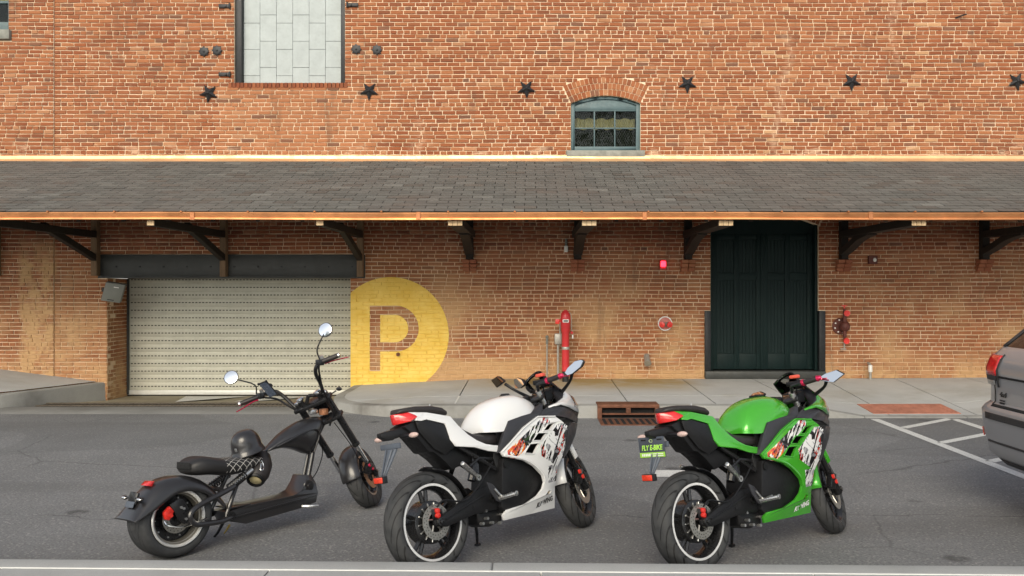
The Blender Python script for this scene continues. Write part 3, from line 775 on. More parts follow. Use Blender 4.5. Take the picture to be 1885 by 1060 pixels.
for k in range(61):
    x = XL + (XR - XL) * k / 60; dz = .006 * math.sin(x * 1.1 + 1) + .003 * math.sin(x * 3.7)
    rings.append([(x, y, z + dz * (1 if i_ > 1 else .3)) for i_, (y, z) in enumerate(prof)])
m.loft(rings); m.build('flashing', M_flash, smooth=25)
for k in range(46):      # rafters under the roof
    x = XL + .3 + k * .61
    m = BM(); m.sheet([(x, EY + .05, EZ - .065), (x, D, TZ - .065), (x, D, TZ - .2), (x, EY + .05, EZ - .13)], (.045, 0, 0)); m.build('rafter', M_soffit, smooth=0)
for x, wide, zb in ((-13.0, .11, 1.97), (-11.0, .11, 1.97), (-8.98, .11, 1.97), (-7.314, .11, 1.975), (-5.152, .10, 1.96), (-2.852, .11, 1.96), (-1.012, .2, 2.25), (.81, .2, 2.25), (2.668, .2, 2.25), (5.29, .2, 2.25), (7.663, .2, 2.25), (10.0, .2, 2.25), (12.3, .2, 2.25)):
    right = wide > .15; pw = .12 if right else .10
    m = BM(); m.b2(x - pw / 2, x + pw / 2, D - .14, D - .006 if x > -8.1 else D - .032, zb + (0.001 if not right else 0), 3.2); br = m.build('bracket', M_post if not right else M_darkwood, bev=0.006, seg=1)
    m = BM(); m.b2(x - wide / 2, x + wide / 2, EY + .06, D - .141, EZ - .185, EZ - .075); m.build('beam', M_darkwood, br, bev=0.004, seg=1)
    if right:
        for s in (-1, 0, 1):
            m = BM(); m.b2(x + s * .066 - .031, x + s * .066 + .031, EY + .045, EY + .059, EZ - .183, EZ - .112); m.build('beam_end', M_endgrain, br, bev=0.003, seg=1)
    else:
        m = BM(); m.b2(x - .048, x + .048, EY + .045, EY + .059, EZ - .18, EZ - .112); m.build('beam_end', M_endgrain, br, bev=0.003, seg=1)
    m = BM()
    if right: pts = catmull([(x, D - .10, zb + .12), (x, D - .42, zb + .20), (x, D - .85, zb + .33), (x, D - 1.3, EZ - .16)], 5)
    else: pts = [Vector((x, D - .08, 2.26)), Vector((x, D - 1.65, EZ - .10))]
    bw = .075 if right else .045
    rings = []
    for p in pts: rings.append([(x - bw, p.y, p.z - .05), (x + bw, p.y, p.z - .05), (x + bw, p.y, p.z + .06), (x - bw, p.y, p.z + .06)])
    m.loft(rings); m.build('brace', M_darkwood, br, bev=0.004, seg=1)
    if right:
        for k in range(3):
            cz = zb - .002 - .0677 * (k + 1); d = .17 - k * .045
            m = BM(); m.col = (.33, .12, .065); m.b2(x - .115, x - .004, D - d, D - .006, cz + .005, cz + .0655); m.build('corbel_brick', M_brick, br, bev=0.004, seg=1)
            m = BM(); m.col = (.29, .10, .055); m.b2(x + .004, x + .115, D - d, D - .006, cz + .005, cz + .0655); m.build('corbel_brick', M_brick, br, bev=0.004, seg=1)

# ---- garage: header beam, roller door
m = BM(); m.b2(-7.312, -2.789, D - .004, D + .28, 1.9375, 2.335); hd = m.build('header_beam', M_steel_dark, bev=0.004)
m = BM(); m.b2(-7.25, -2.92, D - .05, D - .0045, 1.940, 1.968); m.b2(-7.25, -2.92, D - .03, D - .0045, 2.318, 2.337); m.build('flange', M_steel_dark, hd, bev=0.003)
for k in range(11):
    m = BM(); m.disc((-7.0 + k * .4, D - .012, 2.13), (0, 1, 0), .016, .014, 10); m.build('bolt', M_iron, hd)
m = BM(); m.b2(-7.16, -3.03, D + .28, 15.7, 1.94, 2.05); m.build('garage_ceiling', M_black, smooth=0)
gy = 15.48; gd = None
m = BM(); m.b2(-7.155, -3.035, gy + .03, gy + .05, -.2, 1.95); gd = m.build('roller_door', M_slot, smooth=0)
pf = []
for k in range(9):
    t = k / 8; pf.append((gy - .006 * math.sin(math.pi * t) ** 0.45, t * .134))
zz = -0.045; ks = 0
slots = BM()
while zz < 1.93:
    m = BM(); m.grid([[(x, y, zz + z) for y, z in pf] for x in (-7.154, -3.036)]); m.grid([[(x, gy + .003, zz + .134), (x, gy + .012, zz + .1355)] for x in (-7.154, -3.036)])
    m.build('slat', M_slat, gd, smooth=50)
    x = -7.10
    while x < -3.07:
        slots.b2(x, x + .036, gy - .0085, gy - .003, zz + .056, zz + .073); x += .0605
    zz += .1355
tag(slots.build('vent_slot', M_slot, gd, smooth=0, weld=False), kind='stuff')
m = BM(); m.b2(-7.154, -3.036, gy - .03, gy + .02, -.128, -.048); m.build('bottom_bar', M_shutbar, gd, bev=0.006)
m = BM(); m.b2(-7.156, -3.036, gy - .02, gy + .02, -.15, -.129); m.build('rubber_seal', M_black, gd)
for a, b in ((-7.155, -7.12), (-3.07, -3.037)):
    m = BM(); m.b2(a, b, gy - .05, gy - .018, -.12, 1.93); m.build('guide_rail', M_steel_dark, gd)
# ---- green double door
q = DOR; dy = D + .16
m = BM()
zt = 2.82
ap = [(q['cx'] + (q['R'] - .002) * math.sin(t), dy, q['cz'] + (q['R'] - .002) * math.cos(t)) for t in [-q['ang'] + 2 * q['ang'] * k / 14 for k in range(15)]]
m.sheet(ap + [(4.85, dy, 2.70), (3.11, dy, 2.70)], (0, .06, 0)); door = m.build('double_door', M_green_door)
for a, b in ((3.066, 3.11), (4.848, 4.892)):
    m = BM(); m.b2(a, b, D + .05, D + .29, .37, zt + .02); m.build('door_post', M_green_door, door, bev=0.004)
for x0, x1 in ((3.112, 3.974), (3.984, 4.846)):
    m = BM(); W_ = x1 - x0
    m.b2(x0, x1, dy + .035, dy + .05, .38, 2.70)
    for a, b in ((x0, x0 + .095), (x0 + W_ / 2 - .045, x0 + W_ / 2 + .045), (x1 - .095, x1)): m.b2(a, b, dy, dy + .0345, .38, 2.70)
    lf = m.build('door_leaf', M_green_door, door, bev=0.005)
    for z0, z1 in ((.38, .65), (1.90, 2.03), (2.60, 2.70)):
        for a, b in ((x0 + .0955, x0 + W_ / 2 - .0455), (x0 + W_ / 2 + .0455, x1 - .0955)):
            m = BM(); m.b2(a, b, dy + .001, dy + .034, z0, z1); m.build('rail', M_green_door, lf, bev=0.005)
    for a, b in ((x0 + .096, x0 + W_ / 2 - .046), (x0 + W_ / 2 + .046, x1 - .096)):
        for z0, z1 in ((.652, 1.898), (2.032, 2.598)):
            for k in range(5):
                xa = a + (b - a) * k / 5
                m = BM(); m.b2(xa + .0015, xa + (b - a) / 5 - .0015, dy + .02, dy + .0345, z0, z1); m.build('door_board', M_green_door, lf, bev=0.0015, seg=1)
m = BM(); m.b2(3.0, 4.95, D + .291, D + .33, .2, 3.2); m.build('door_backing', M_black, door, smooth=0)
m = BM(); m.b2(3.955, 4.003, dy - .012, dy - .001, .38, 2.70); m.build('door_astragal', M_green_door, door, bev=.003)
for x0, x1 in ((2.964, 3.063), (4.895, 5.002)):
    m = BM(); m.b2(x0, x1, D - .03, D + .16, .365, 1.381); m.build('jamb_guard', M_iron, bev=0.008)
m = BM(); m.b2(2.964, 5.002, D - .06, D + .3, .236, .363); m.build('door_sill', M_steel_dark, bev=0.01)

# ------------------------------------------------------------------ iron fittings on the facade
def star(x, z, rot, label):
    m = MB(); n = 10; pts = []
    for k in range(n):
        r = .165 if k % 2 == 0 else .068; t = math.pi / 2 + R(rot) + math.pi + k * math.pi / 5
        pts.append((r * math.cos(t), 0, r * math.sin(t)))
    vs = [(0, -.055, 0)] + [(a, -.012, c) for a, b, c in pts] + [(a, 0, c) for a, b, c in pts]
    fs = [(0, 1 + k, 1 + (k + 1) % n) for k in range(n)] + [(1 + k, 11 + k, 11 + (k + 1) % n, 1 + (k + 1) % n) for k in range(n)]
    m.add(vs, fs); m.ball((0, -.052, 0), (.016, .012, .016), 8, 6)
    o = m.build('wall_star', M_iron, smooth=0, loc=(x, D - .012, z)); tag(o, label, 'wall star', 'iron tie stars in a row on the brick facade')
for x, z, r, l in ((-5.428, 5.063, -8, 'black iron star below left corner of boarded opening'), (-2.714, 5.10, -2, 'black iron star below right corner of boarded opening'),
                   (-.055, 5.137, 3, 'black iron star just left of the arched window'), (2.668, 5.22, 0, 'black iron star just right of the arched window'),
                   (5.446, 5.257, 2, 'black iron star second from the right end of the row'), (8.243, 5.266, 10, 'tilted black iron star cut by the right photo edge')):
    star(x, z, r, l)
def plate8(x, z, label):
    m = MB(); c = .085
    m.box((0, -.006, 0), (c * 1.55, .012, c * 1.55)); m.box((0, -.012, 0), (c * 1.5, .02, c * 1.5), Matrix.Rotation(R(45), 3, 'Y')); m.disc((0, -.028, 0), (0, 1, 0), .018, .02, 6)
    o = m.build('anchor_plate', M_iron, bev=0.003, loc=(x, D - .008, z)); tag(o, label, 'anchor plate', 'eight pointed anchor plates beside the boarded opening')
plate8(-5.511, 5.772, 'black eight pointed anchor plate, farthest left of the four'); plate8(-5.29, 5.79, 'black eight pointed anchor plate touching its left neighbour, left of boards')
plate8(-2.935, 5.81, 'black eight pointed anchor plate close to boarded opening, right side'); plate8(-2.585, 5.80, 'black eight pointed anchor plate, farthest right of the four')
def pintle(x, z, s, label):
    m = MB(); m.box((0, -.012, 0), (.2, .02, .062)); m.tube([(s * .085, -.02, -.045), (s * .085, -.02, .045)], .018, 8); m.box((s * .02, -.028, 0), (.03, .02, .05))
    o = m.build('shutter_hinge', M_iron, bev=0.004, loc=(x, D - .006, z)); tag(o, label, 'hinge', 'old iron shutter hinges')
pintle(-5.16, 6.54, 1, 'black iron shutter hinge, upper left of boarded opening'); pintle(-5.16, 5.385, 1, 'black iron shutter hinge, lower left of boarded opening'); pintle(-3.0, 6.56, -1, 'black iron shutter hinge right of boarded opening')
m = MB(); m.disc((0, -.02, 0), (0, 1, 0), .032, .04, 14); m.ball((0, -.042, .008), (.022, .016, .022), 10, 6)
tag(m.build('rusty_bolt', M_rust, loc=(-2.226, D - .004, .648)), 'rusty bolt head on the yellow painted parking letter', 'bolt')
# small broken bits of old ironwork high on the wall
m = MB(); m.tube([(-.07, 0, -.015), (0, -.05, 0), (.09, -.06, .03)], .012, 6); tag(m.build('iron_spike', M_iron, loc=(7.28, D - .002, 6.36)), 'short bent iron spike high on wall at right', 'spike')

# ------------------------------------------------------------------ fire and utility fittings on the lower wall
st = empty('standpipe', (.592, 14.33, .20)); tag(st, 'red fire standpipe with grey band standing on the pavement', 'standpipe')
m = MB(); m.lathe([(0, .48), (.055, .48), (.055, 0), (0, 0)], (0, 0, 0), (0, 0, 1), 20); m.build('base_pipe', M_iron, st)
m = MB(); m.lathe([(.062, .20), (.062, .83), (.070, .85), (.078, .88), (.078, .92), (.083, .93), (.083, 1.10), (.075, 1.15), (.045, 1.19), (0, 1.195)], (0, 0, 0), (0, 0, 1), 24); pp = m.build('red_pipe', M_red, st)
m = MB(); m.lathe([(.0645, .555), (.0655, .557), (.0655, .60), (.0645, .602)], (0, 0, 0), (0, 0, 1), 24); m.build('grey_band', M_galv, st)
m = MB(); m.box((0, -.083, 1.03), (.10, .008, .05)); lb = m.build('label_plate', M_pale, st)
m = MB(); m.box((0, -.0885, 1.03), (.075, .003, .022)); m.build('label_print', M_iron, st)
m = MB(); m.box((-.135, -.02, 1.02), (.07, .05, .08)); m.tube([(-.10, -.02, 1.03), (-.07, 0, 1.03)], .02, 8); m.build('red_flag_valve', M_redcap, st, bev=0.006)
m = MB(); m.tube([(.05, -.05, 1.17), (.09, -.05, 1.12), (.10, -.05, .85)], .005, 6, 5); m.build('chain', M_galv, st)
m = MB(); m.disc((.10, -.055, .84), (0, 1, .2), .022, .05, 10); m.build('cap', M_red, st)
m = MB(); m.box((.115, -.06, .77), (.02, .01, .06)); m.build('paper_tag', M_pale, st)
m = MB(); m.tube([(0, 0, 1.19), (0, 0, 1.21)], .03, 8); m.build('top_nut', M_red, st)
cb = empty('conduit_box', (.475, 14.5, .2)); tag(cb, 'grey electrical box on a conduit beside the red standpipe', 'electrical box')
m = MB(); m.box((0, 0, .72), (.12, .09, .18)); m.build('box', M_galv, cb, bev=0.012)
m = MB(); m.tube([(0, .02, 0), (0, .02, .63)], .021, 10); m.tube([(.03, .02, .81), (.035, .02, .97), (.05, .02, 1.0)], .012, 8); m.build('conduit', M_galv, cb)
m = MB(); m.box((0, -.047, .72), (.10, .006, .16)); m.build('box_cover', M_galv, cb, bev=0.003)
vp = empty('vent_pipe', (.292, 14.6, .2)); tag(vp, 'thin grey pipe with capped top, left of the conduit box', 'pipe')
m = MB(); m.tube([(0, 0, 0), (0, 0, .64)], .013, 8); m.build('pipe', M_galv, vp)
m = MB(); m.tube([(0, 0, .63), (0, 0, .74)], .022, 10); m.ball((0, 0, .75), .028, 10, 6); m.build('cap', M_greybox, vp)
# lit strobe, sensor, alarm box
sb = empty('alarm_strobe', (2.254, D - .002, 2.165)); tag(sb, 'lit red fire alarm strobe on the brick wall', 'strobe light')
m = MB(); m.box((0, -.025, 0), (.115, .05, .17)); m.build('housing', M_red, sb, bev=0.01)
m = MB(); m.box((0, -.065, .01), (.085, .04, .10)); m.build('lens', M_strobe, sb, bev=0.015)
sn = empty('door_sensor', (.616, D - .002, 2.43)); tag(sn, 'small pale sensor box with conduit high on the wall', 'sensor')
m = MB(); m.box((0, -.03, 0), (.065, .06, .11)); m.build('box', M_pale, sn, bev=0.008)
m = MB(); m.tube([(0, -.03, .055), (0, -.03, .17)], .022, 8); m.build('conduit', M_greybox, sn)
ab = empty('alarm_box', (5.796, D - .002, 2.245)); tag(ab, 'dark red alarm horn box right of the green door', 'alarm box')
m = MB(); m.box((0, -.03, 0), (.15, .06, .14)); m.build('housing', M_rustred, ab, bev=0.008)
m = MB(); m.ball((.025, -.062, 0), (.03, .015, .035), 12, 8); m.build('lens', M_pale, ab)
# twin hose connection with round plate
hc = empty('hose_connection', (2.29, D - .002, 1.17)); tag(hc, 'round fire department connection with two red caps', 'hose connection')
m = MB(); m.lathe([(0, .025), (.105, .025), (.122, .018), (.125, 0)], (0, 0, 0), (0, -1, 0), 28); m.build('round_plate', mat('dull_red_plate', (.50, .16, .13), .5), hc)
m = MB(); m.ring([(.105, .027), (.122, .022), (.122, .030), (.105, .032)], (0, 0, 0), (0, -1, 0), 28); m.build('rim', M_pale, hc)
for s in (-1, 1):
    m = MB(); m.tube([(s * .03, -.02, -.01), (s * .06, -.10, -.015)], .042, 14); c_ = m.build('outlet', M_galv, hc)
    m = MB(); m.tube([(s * .06, -.10, -.015), (s * .068, -.125, -.016)], .05, 14); m.tube([(s * .068, -.125, -.016), (s * .072, -.137, -.016)], .018, 6); m.build('cap', M_redcap, hc, bev=0.004)
# valve on the wall right of the door
vv = empty('sprinkler_valve', (5.29, D, 1.126)); tag(vv, 'rust brown flanged water valve with two red handwheels', 'valve')
m = MB(); m.lathe([(0, .035), (.135, .035), (.14, .03), (.14, .008), (.135, 0)], (-.03, 0, 0), (0, -1, 0), 28); m.build('flange', M_rustred, vv)
for k in range(8):
    t = k * math.pi / 4 + .3; m = MB(); m.disc((-.03 + .108 * math.cos(t), -.042, .108 * math.sin(t)), (0, 1, 0), .013, .02, 6); m.build('bolt', M_pale, vv)
m = MB(); m.ball((0.01, -.10, 0), (.085, .085, .095), 16, 10); m.tube([(0.005, -.11, -.18), (0.005, -.11, .22)], [.032, .042, .032], 12); m.tube([(0, -.11, .15), (0, -.11, .30)], .022, 8); m.tube([(0, -.11, -.15), (0, -.11, -.24)], .02, 8); m.build('body', M_rustred, vv)
for x, z in ((.028, .22), (.022, -.245)):
    m = MB(); m.ring([(.035, -.01), (.05, -.012), (.052, .01), (.036, .012)], (x, -.155, z), (0, 1, 0), 18); m.disc((x, -.15, z), (0, 1, 0), .037, .014, 16); m.build('handwheel', M_redcap, vv)
m = MB(); m.tube([(-.0, -.11, .29), (-.0, -.11, .34)], .012, 8); m.box((0, -.11, .345), (.09, .03, .02)); m.build('top_handle', M_redcap, vv, bev=0.004)
m = MB(); m.tube([(-.0, -.11, -.24), (-.0, -.11, -.36)], .013, 8); m.box((-.02, -.11, -.38), (.1, .03, .015)); m.build('drain_pipe', M_galv, vv)
m = MB(); m.tube([(0, .01, .12), (0, -.14, .02)], .05, 14); m.tube([(0, -.14, .02), (0, -.16, .005)], .06, 14); tag(m.build('wall_pipe_stub', M_galv, loc=(1.98, D, .50)), 'short grey pipe stub poking from wall near the pavement', 'pipe')
dp = empty('bent_pipe', (5.73, 14.62, .2)); tag(dp, 'short bent grey pipe rising from pavement, right of valve', 'pipe')
m = MB(); m.tube([(0, 0, 0), (0, 0, .2), (0, .005, .27), (0, .09, .30)], .022, 10, 5); m.build('pipe', M_galv, dp)
m = MB(); m.tube([(0, -.005, .16), (0, 0, .27)], .032, 10); m.build('collar', M_pale, dp)
# tilted grey loudspeaker-like box on the garage corner
gb = empty('wall_box', (-6.94, 14.50, 1.70)); gb.rotation_euler = (R(8), R(9), R(16)); tag(gb, 'tilted grey metal box mounted at the garage door corner', 'wall box')
m = MB(); m.sheet([(-.13, -.06, .16), (.17, -.06, .16), (.13, -.06, -.16), (-.17, -.06, -.16)], (0, .14, 0)); m.build('case', M_greybox, gb, bev=0.012)
m = MB(); m.box((0.04, -.061, .095), (.075, .004, .014)); m.build('pale_badge', M_pale, gb)
m = MB(); m.box((-.02, -.061, -.125), (.10, .004, .014)); m.build('dark_badge', M_iron, gb)
m = MB(); m.box((-.15, .1, 0), (.1, .06, .06)); m.build('mounting_arm', M_steel_dark, gb)

# ------------------------------------------------------------------ motorcycle materials
def tyre_mat():
    m = NT('tyre_rubber'); X, Y, Z = m.sep(m.obj())
    ang = m.mt('ARCTAN2', Z, X); ay = m.mt('ABSOLUTE', Y); sg = m.mt('SIGN', Y)
    ph = m.mt('FRACT', m.mt('ADD', m.mt('ADD', m.mt('MULTIPLY', ang, 15 / (2 * math.pi)), m.mt('MULTIPLY', ay, 26.0)), m.mt('MULTIPLY', sg, .25)))
    ln = m.mt('FRACT', m.mt('MULTIPLY', m.mt('ADD', ay, .003), 26.0))
    gr = m.mt('MULTIPLY', m.mt('LESS_THAN', ph, .16), m.mt('GREATER_THAN', ay, .012))
    gr = m.mt('MULTIPLY', gr, m.mt('LESS_THAN', ay, .075))
    ob = m.obj(); n = m.noise(ob, 25, 4); c = m.mix(m.rng(n, .3, .7), (.030, .031, .032), (.052, .053, .054))
    c = m.mix(m.mt('MULTIPLY', gr, .95), c, (.004, .004, .004))
    c = m.mix(m.rng(m.noise(ob, 9, 4), .5, .75, 0, .35), c, (.075, .072, .068))
    m.set(Base_Color=c, Roughness=m.rng(n, .3, .7, .55, .8)); m.p.inputs['Specular IOR Level'].default_value = .4
    m.bump(m.mt('ADD', m.mt('MULTIPLY', gr, -1.0), m.mt('MULTIPLY', m.noise(ob, 160, 2), .12)), .8, .006)
    return m.m
M_tyre = tyre_mat()
M_plast = mat('black_plastic', (.009, .009, .010), .45, 0, .2, 10, .15, 300, spec=.35)
M_frame = mat('black_painted_metal', (.014, .014, .015), .32, .2, .2, 14, coat=.2)
M_trim = mat('charcoal_satin_panel', (.034, .034, .039), .42, .1, .08, 6)
M_seat = mat('seat_vinyl', (.022, .018, .017), .5, 0, .2, 30, .2, 200)
M_chrome = mat('chrome', (.78, .78, .77), .14, 1.0, .05)
M_alu = mat('brushed_aluminium', (.58, .58, .57), .32, .9, .12, 20)
M_disc = mat('drilled_brake_steel', (.42, .40, .36), .38, .9, .15, 30)
M_lip = mat('polished_rim_lip', (.74, .74, .72), .25, .45, .03, 6, rvar=.01)
M_ringw = mat('white_rim_stripe', (.74, .74, .73), .35, .15, .05)
M_rim = mat('black_rim_enamel', (.016, .016, .017), .3, .2, .2, 12, coat=.3)
M_tail = mat('red_tail_lens', (.60, .02, .02), .16, 0, .25, 30, coat=.6)
M_refl = mat('red_reflector', (.72, .05, .02), .25, 0, .2, 60, coat=.5)
M_amber = mat('pinkish_turn_lens', (.62, .45, .40), .25, 0, .15, 30, coat=.6)
M_holder = mat('blue_grey_plastic', (.085, .10, .125), .5, 0, .12, 12)
M_anod = mat('pink_red_anodised', (.62, .025, .09), .25, .6, .1, 20)
M_caliper = mat('red_caliper', (.70, .03, .02), .35, .1, .1, 20, coat=.3)
M_gauge = mat('brown_reflection_dash', (.34, .18, .09), .5, 0, .3, 20)  # brown stands for a reflection on the dash, set as base colour
M_mirror = NT('mirror_glass').set(Base_Color=(.86, .88, .88), Metallic=1.0, Roughness=.02).m
M_screen = glass('smoked_windscreen', (.82, .82, .80), .03, 1.0)
M_satin = mat('satin_black_body', (.017, .016, .017), .31, .0, .05, 5, coat=.3, rvar=.02, spec=.6)
def pearl(name, base, metal, rough):
    m = NT(name); n = m.noise(m.obj(), 260, 2)
    m.set(Base_Color=base, Metallic=metal, Roughness=rough); m.p.inputs['Coat Weight'].default_value = .7; m.p.inputs['Coat Roughness'].default_value = .05
    return m.m
def decal_mat(name, base, metal, rough, nose=False):
    m = NT(name); ob = m.obj(); X, Y, Z = m.sep(ob)
    def ln(z0, k, s0): return m.mt('SUBTRACT', Z, m.mt('ADD', m.mt('MULTIPLY', m.mt('SUBTRACT', X, s0), k), z0))   # >0 above the line
    gt = lambda a, b=0.0: m.mt('GREATER_THAN', a, b); lt = lambda a, b=0.0: m.mt('LESS_THAN', a, b); mul = lambda *a: a[0] if len(a) == 1 else m.mt('MULTIPLY', a[0], mul(*a[1:]))
    if nose: reg = mul(gt(X, 1.43), gt(ln(.875, -.20, 1.43)), lt(ln(.985, -.60, 1.43)))
    else:
        r1 = mul(gt(ln(.653, .571, .77)), lt(ln(.636, .5, .56)), gt(X, .60), lt(X, 1.02))
        r2 = mul(lt(ln(.634, .66, .885)), gt(ln(.59, -.62, .88)), gt(X, .90), lt(Z, .775))
        r3 = mul(gt(X, .955), lt(X, 1.06), gt(Z, .385), lt(Z, .50))
        reg = m.mt('MAXIMUM', r1, m.mt('MAXIMUM', r2, r3))
    mp = m.map(ob, (1, 1, 1), rot=(0, R(-38), 0))
    sh = m.noise(m.map(mp, (24, 6, 5)), 1.0, 2.5, .5, 1.6)
    sh2 = m.noise(m.map(mp, (9, 6, 18), (3, 1, 2)), 1.0, 2.5, .5, 1.2)
    hot = m.noise(m.map(ob, (9, 9, 9), (5, 0, 1)), 1.0, 2)
    c = m.mix(gt(sh, .475), (.80, .80, .79), (.012, .012, .014))
    c = m.mix(m.mt('MULTIPLY', gt(sh2, .58), .8), c, (.30, .30, .32))
    fire = m.mt('MAXIMUM', mul(gt(hot, .57), gt(sh, .49), lt(sh, .54)), mul(lt(X, .76), gt(sh2, .44), gt(sh, .42), lt(sh, .53))); c = m.mix(fire, c, m.mix(gt(sh, .47), (.85, .32, .02), (.62, .05, .03)))
    c = m.mix(reg, base, c)
    m.set(Base_Color=c, Metallic=m.mt('MULTIPLY', m.mt('SUBTRACT', 1.0, reg), metal), Roughness=rough); m.p.inputs['Coat Weight'].default_value = .7; m.p.inputs['Coat Roughness'].default_value = .06
    return m.m
from mathutils.bvhtree import BVHTree
BIKE_T = lambda p: Vector((p.x, -p.y, p.z))      # drawn as (forward, right, up)
def SB(): return MB(BIKE_T)
def hull_obj(name, pts, mt_, parent, bev=0, T=BIKE_T, smooth=35):
    bm = bmesh.new()
    for p in pts: bm.verts.new(T(Vector(p)))
    bmesh.ops.convex_hull(bm, input=bm.verts)
    bmesh.ops.delete(bm, geom=[v for v in bm.verts if not v.link_faces], context='VERTS')
    bmesh.ops.dissolve_limit(bm, angle_limit=R(4), verts=bm.verts, edges=bm.edges)
    bmesh.ops.recalc_face_normals(bm, faces=bm.faces)
    if bev: bmesh.ops.bevel(bm, geom=[e for e in bm.edges if e.calc_face_angle(0) > R(25)], offset=bev, segments=2, profile=.5, affect='EDGES', clamp_overlap=True)
    me = bpy.data.meshes.new(name); bm.to_mesh(me); bm.free()
    me.polygons.foreach_set('use_smooth', [True] * len(me.polygons)); me.set_sharp_from_angle(angle=R(smooth)); me.materials.append(mt_)
    o = bpy.data.objects.new(name, me); COL.objects.link(o); o.parent = parent; return o
def sym(pts): return list(pts) + [(a, -b, c) for a, b, c in pts]
def superloft(name, st, mt_, parent, n=20, p=.75, q=.75, full=True, sub=0):
    """stations of (s, top, bottom, halfwidth)"""
    b = SB(); rings = []
    for s, t, bo, hw in st:
        zc = (t + bo) / 2; hz = (t - bo) / 2; rg = []
        for k in range(n):
            a = 2 * math.pi * k / n; ca, sa = math.cos(a), math.sin(a)
            rg.append((s, hw * math.copysign(abs(ca) ** p, ca), zc + hz * math.copysign(abs(sa) ** q, sa)))
        rings.append(rg)
    b.loft(rings); return b.build(name, mt_, parent, smooth=50, sub=sub)
def place(name, O, th, lean):
    o = empty(name); a = R(lean); t = R(th)
    fw = Vector((math.cos(t), math.sin(t), 0)); r0 = Vector((math.sin(t), -math.cos(t), 0)); up = Vector((0, 0, 1))
    r = r0 * math.cos(a) + up * math.sin(a); u = up * math.cos(a) - r0 * math.sin(a)
    M = Matrix.Identity(4)
    for i in range(3): M[i][0] = fw[i]; M[i][1] = -r[i]; M[i][2] = u[i]; M[i][3] = O[i]
    o.matrix_world = M; return o, M
def wheel(root, name, c, ax, fwd, Rr, wd, rim, spokes=5, hubr=.06, stripe=None, hubm=None, wide=False):
    """wheel object (the rim) with tyre and hub as its pieces; ax points to the bike's right"""
    ax = BIKE_T(Vector(ax)).normalized(); f = BIKE_T(Vector(fwd)); f = (f - ax * f.dot(ax)).normalized(); u = f.cross(-ax)
    M = Matrix.Identity(4); cc = BIKE_T(Vector(c))
    for i in range(3): M[i][0] = f[i]; M[i][1] = -ax[i]; M[i][2] = u[i]; M[i][3] = cc[i]
    h = wd / 2; m = MB()
    m.ring([(rim + .004, -h * .80), (rim - .012, -h * .80), (rim - .02, -h * .62), (rim - .034, -h * .25), (rim - .034, h * .25), (rim - .02, h * .62), (rim - .012, h * .8), (rim + .004, h * .8)], n=48)
    for k in range(spokes):
        t = 2 * math.pi * k / spokes + .35
        for dt in ((-.13, .13) if not wide else (0,)):
            m.tube([(hubr * .7 * math.cos(t), 0, hubr * .7 * math.sin(t)), ((rim - .02) * math.cos(t + dt), 0, (rim - .02) * math.sin(t + dt))], [.017, .012], 6)
    w_ = m.build(name, M_rim, root, smooth=40); w_.matrix_local = M
    t = MB(); rr = Rr - rim; pr = []
    if wide: shp = ((-.80, 0), (-.95, .12), (-1.0, .35), (-1.0, .6), (-.93, .84), (-.75, .96), (-.4, 1.0), (0, 1.003))
    else: shp = ((-.80, 0), (-.92, .12), (-1.0, .32), (-1.0, .46), (-.93, .63), (-.76, .80), (-.5, .93), (-.22, .99), (0, 1.0))
    for a, b in shp: pr.append((rim + .002 + b * (rr - .002), a * h))
    pr = pr + [(r_, -y_) for r_, y_ in pr[-2::-1]]
    t.lathe(pr, n=64); t.build('tyre', M_tyre, w_, smooth=60)
    if stripe:
        s_ = MB(); s_.ring([(rim + .006, -h * .82), (rim - .011, -h * .815), (rim - .011, -h * .795), (rim + .006, -h * .79)], n=56); s_.build('rim_stripe', stripe, w_, smooth=40)
    hb = MB(); hb.lathe([(0, -h * .7), (hubr, -h * .7), (hubr, h * .7), (0, h * .7)], n=24); hb.build('hub', hubm or M_rim, w_, bev=0.004)
    return w_

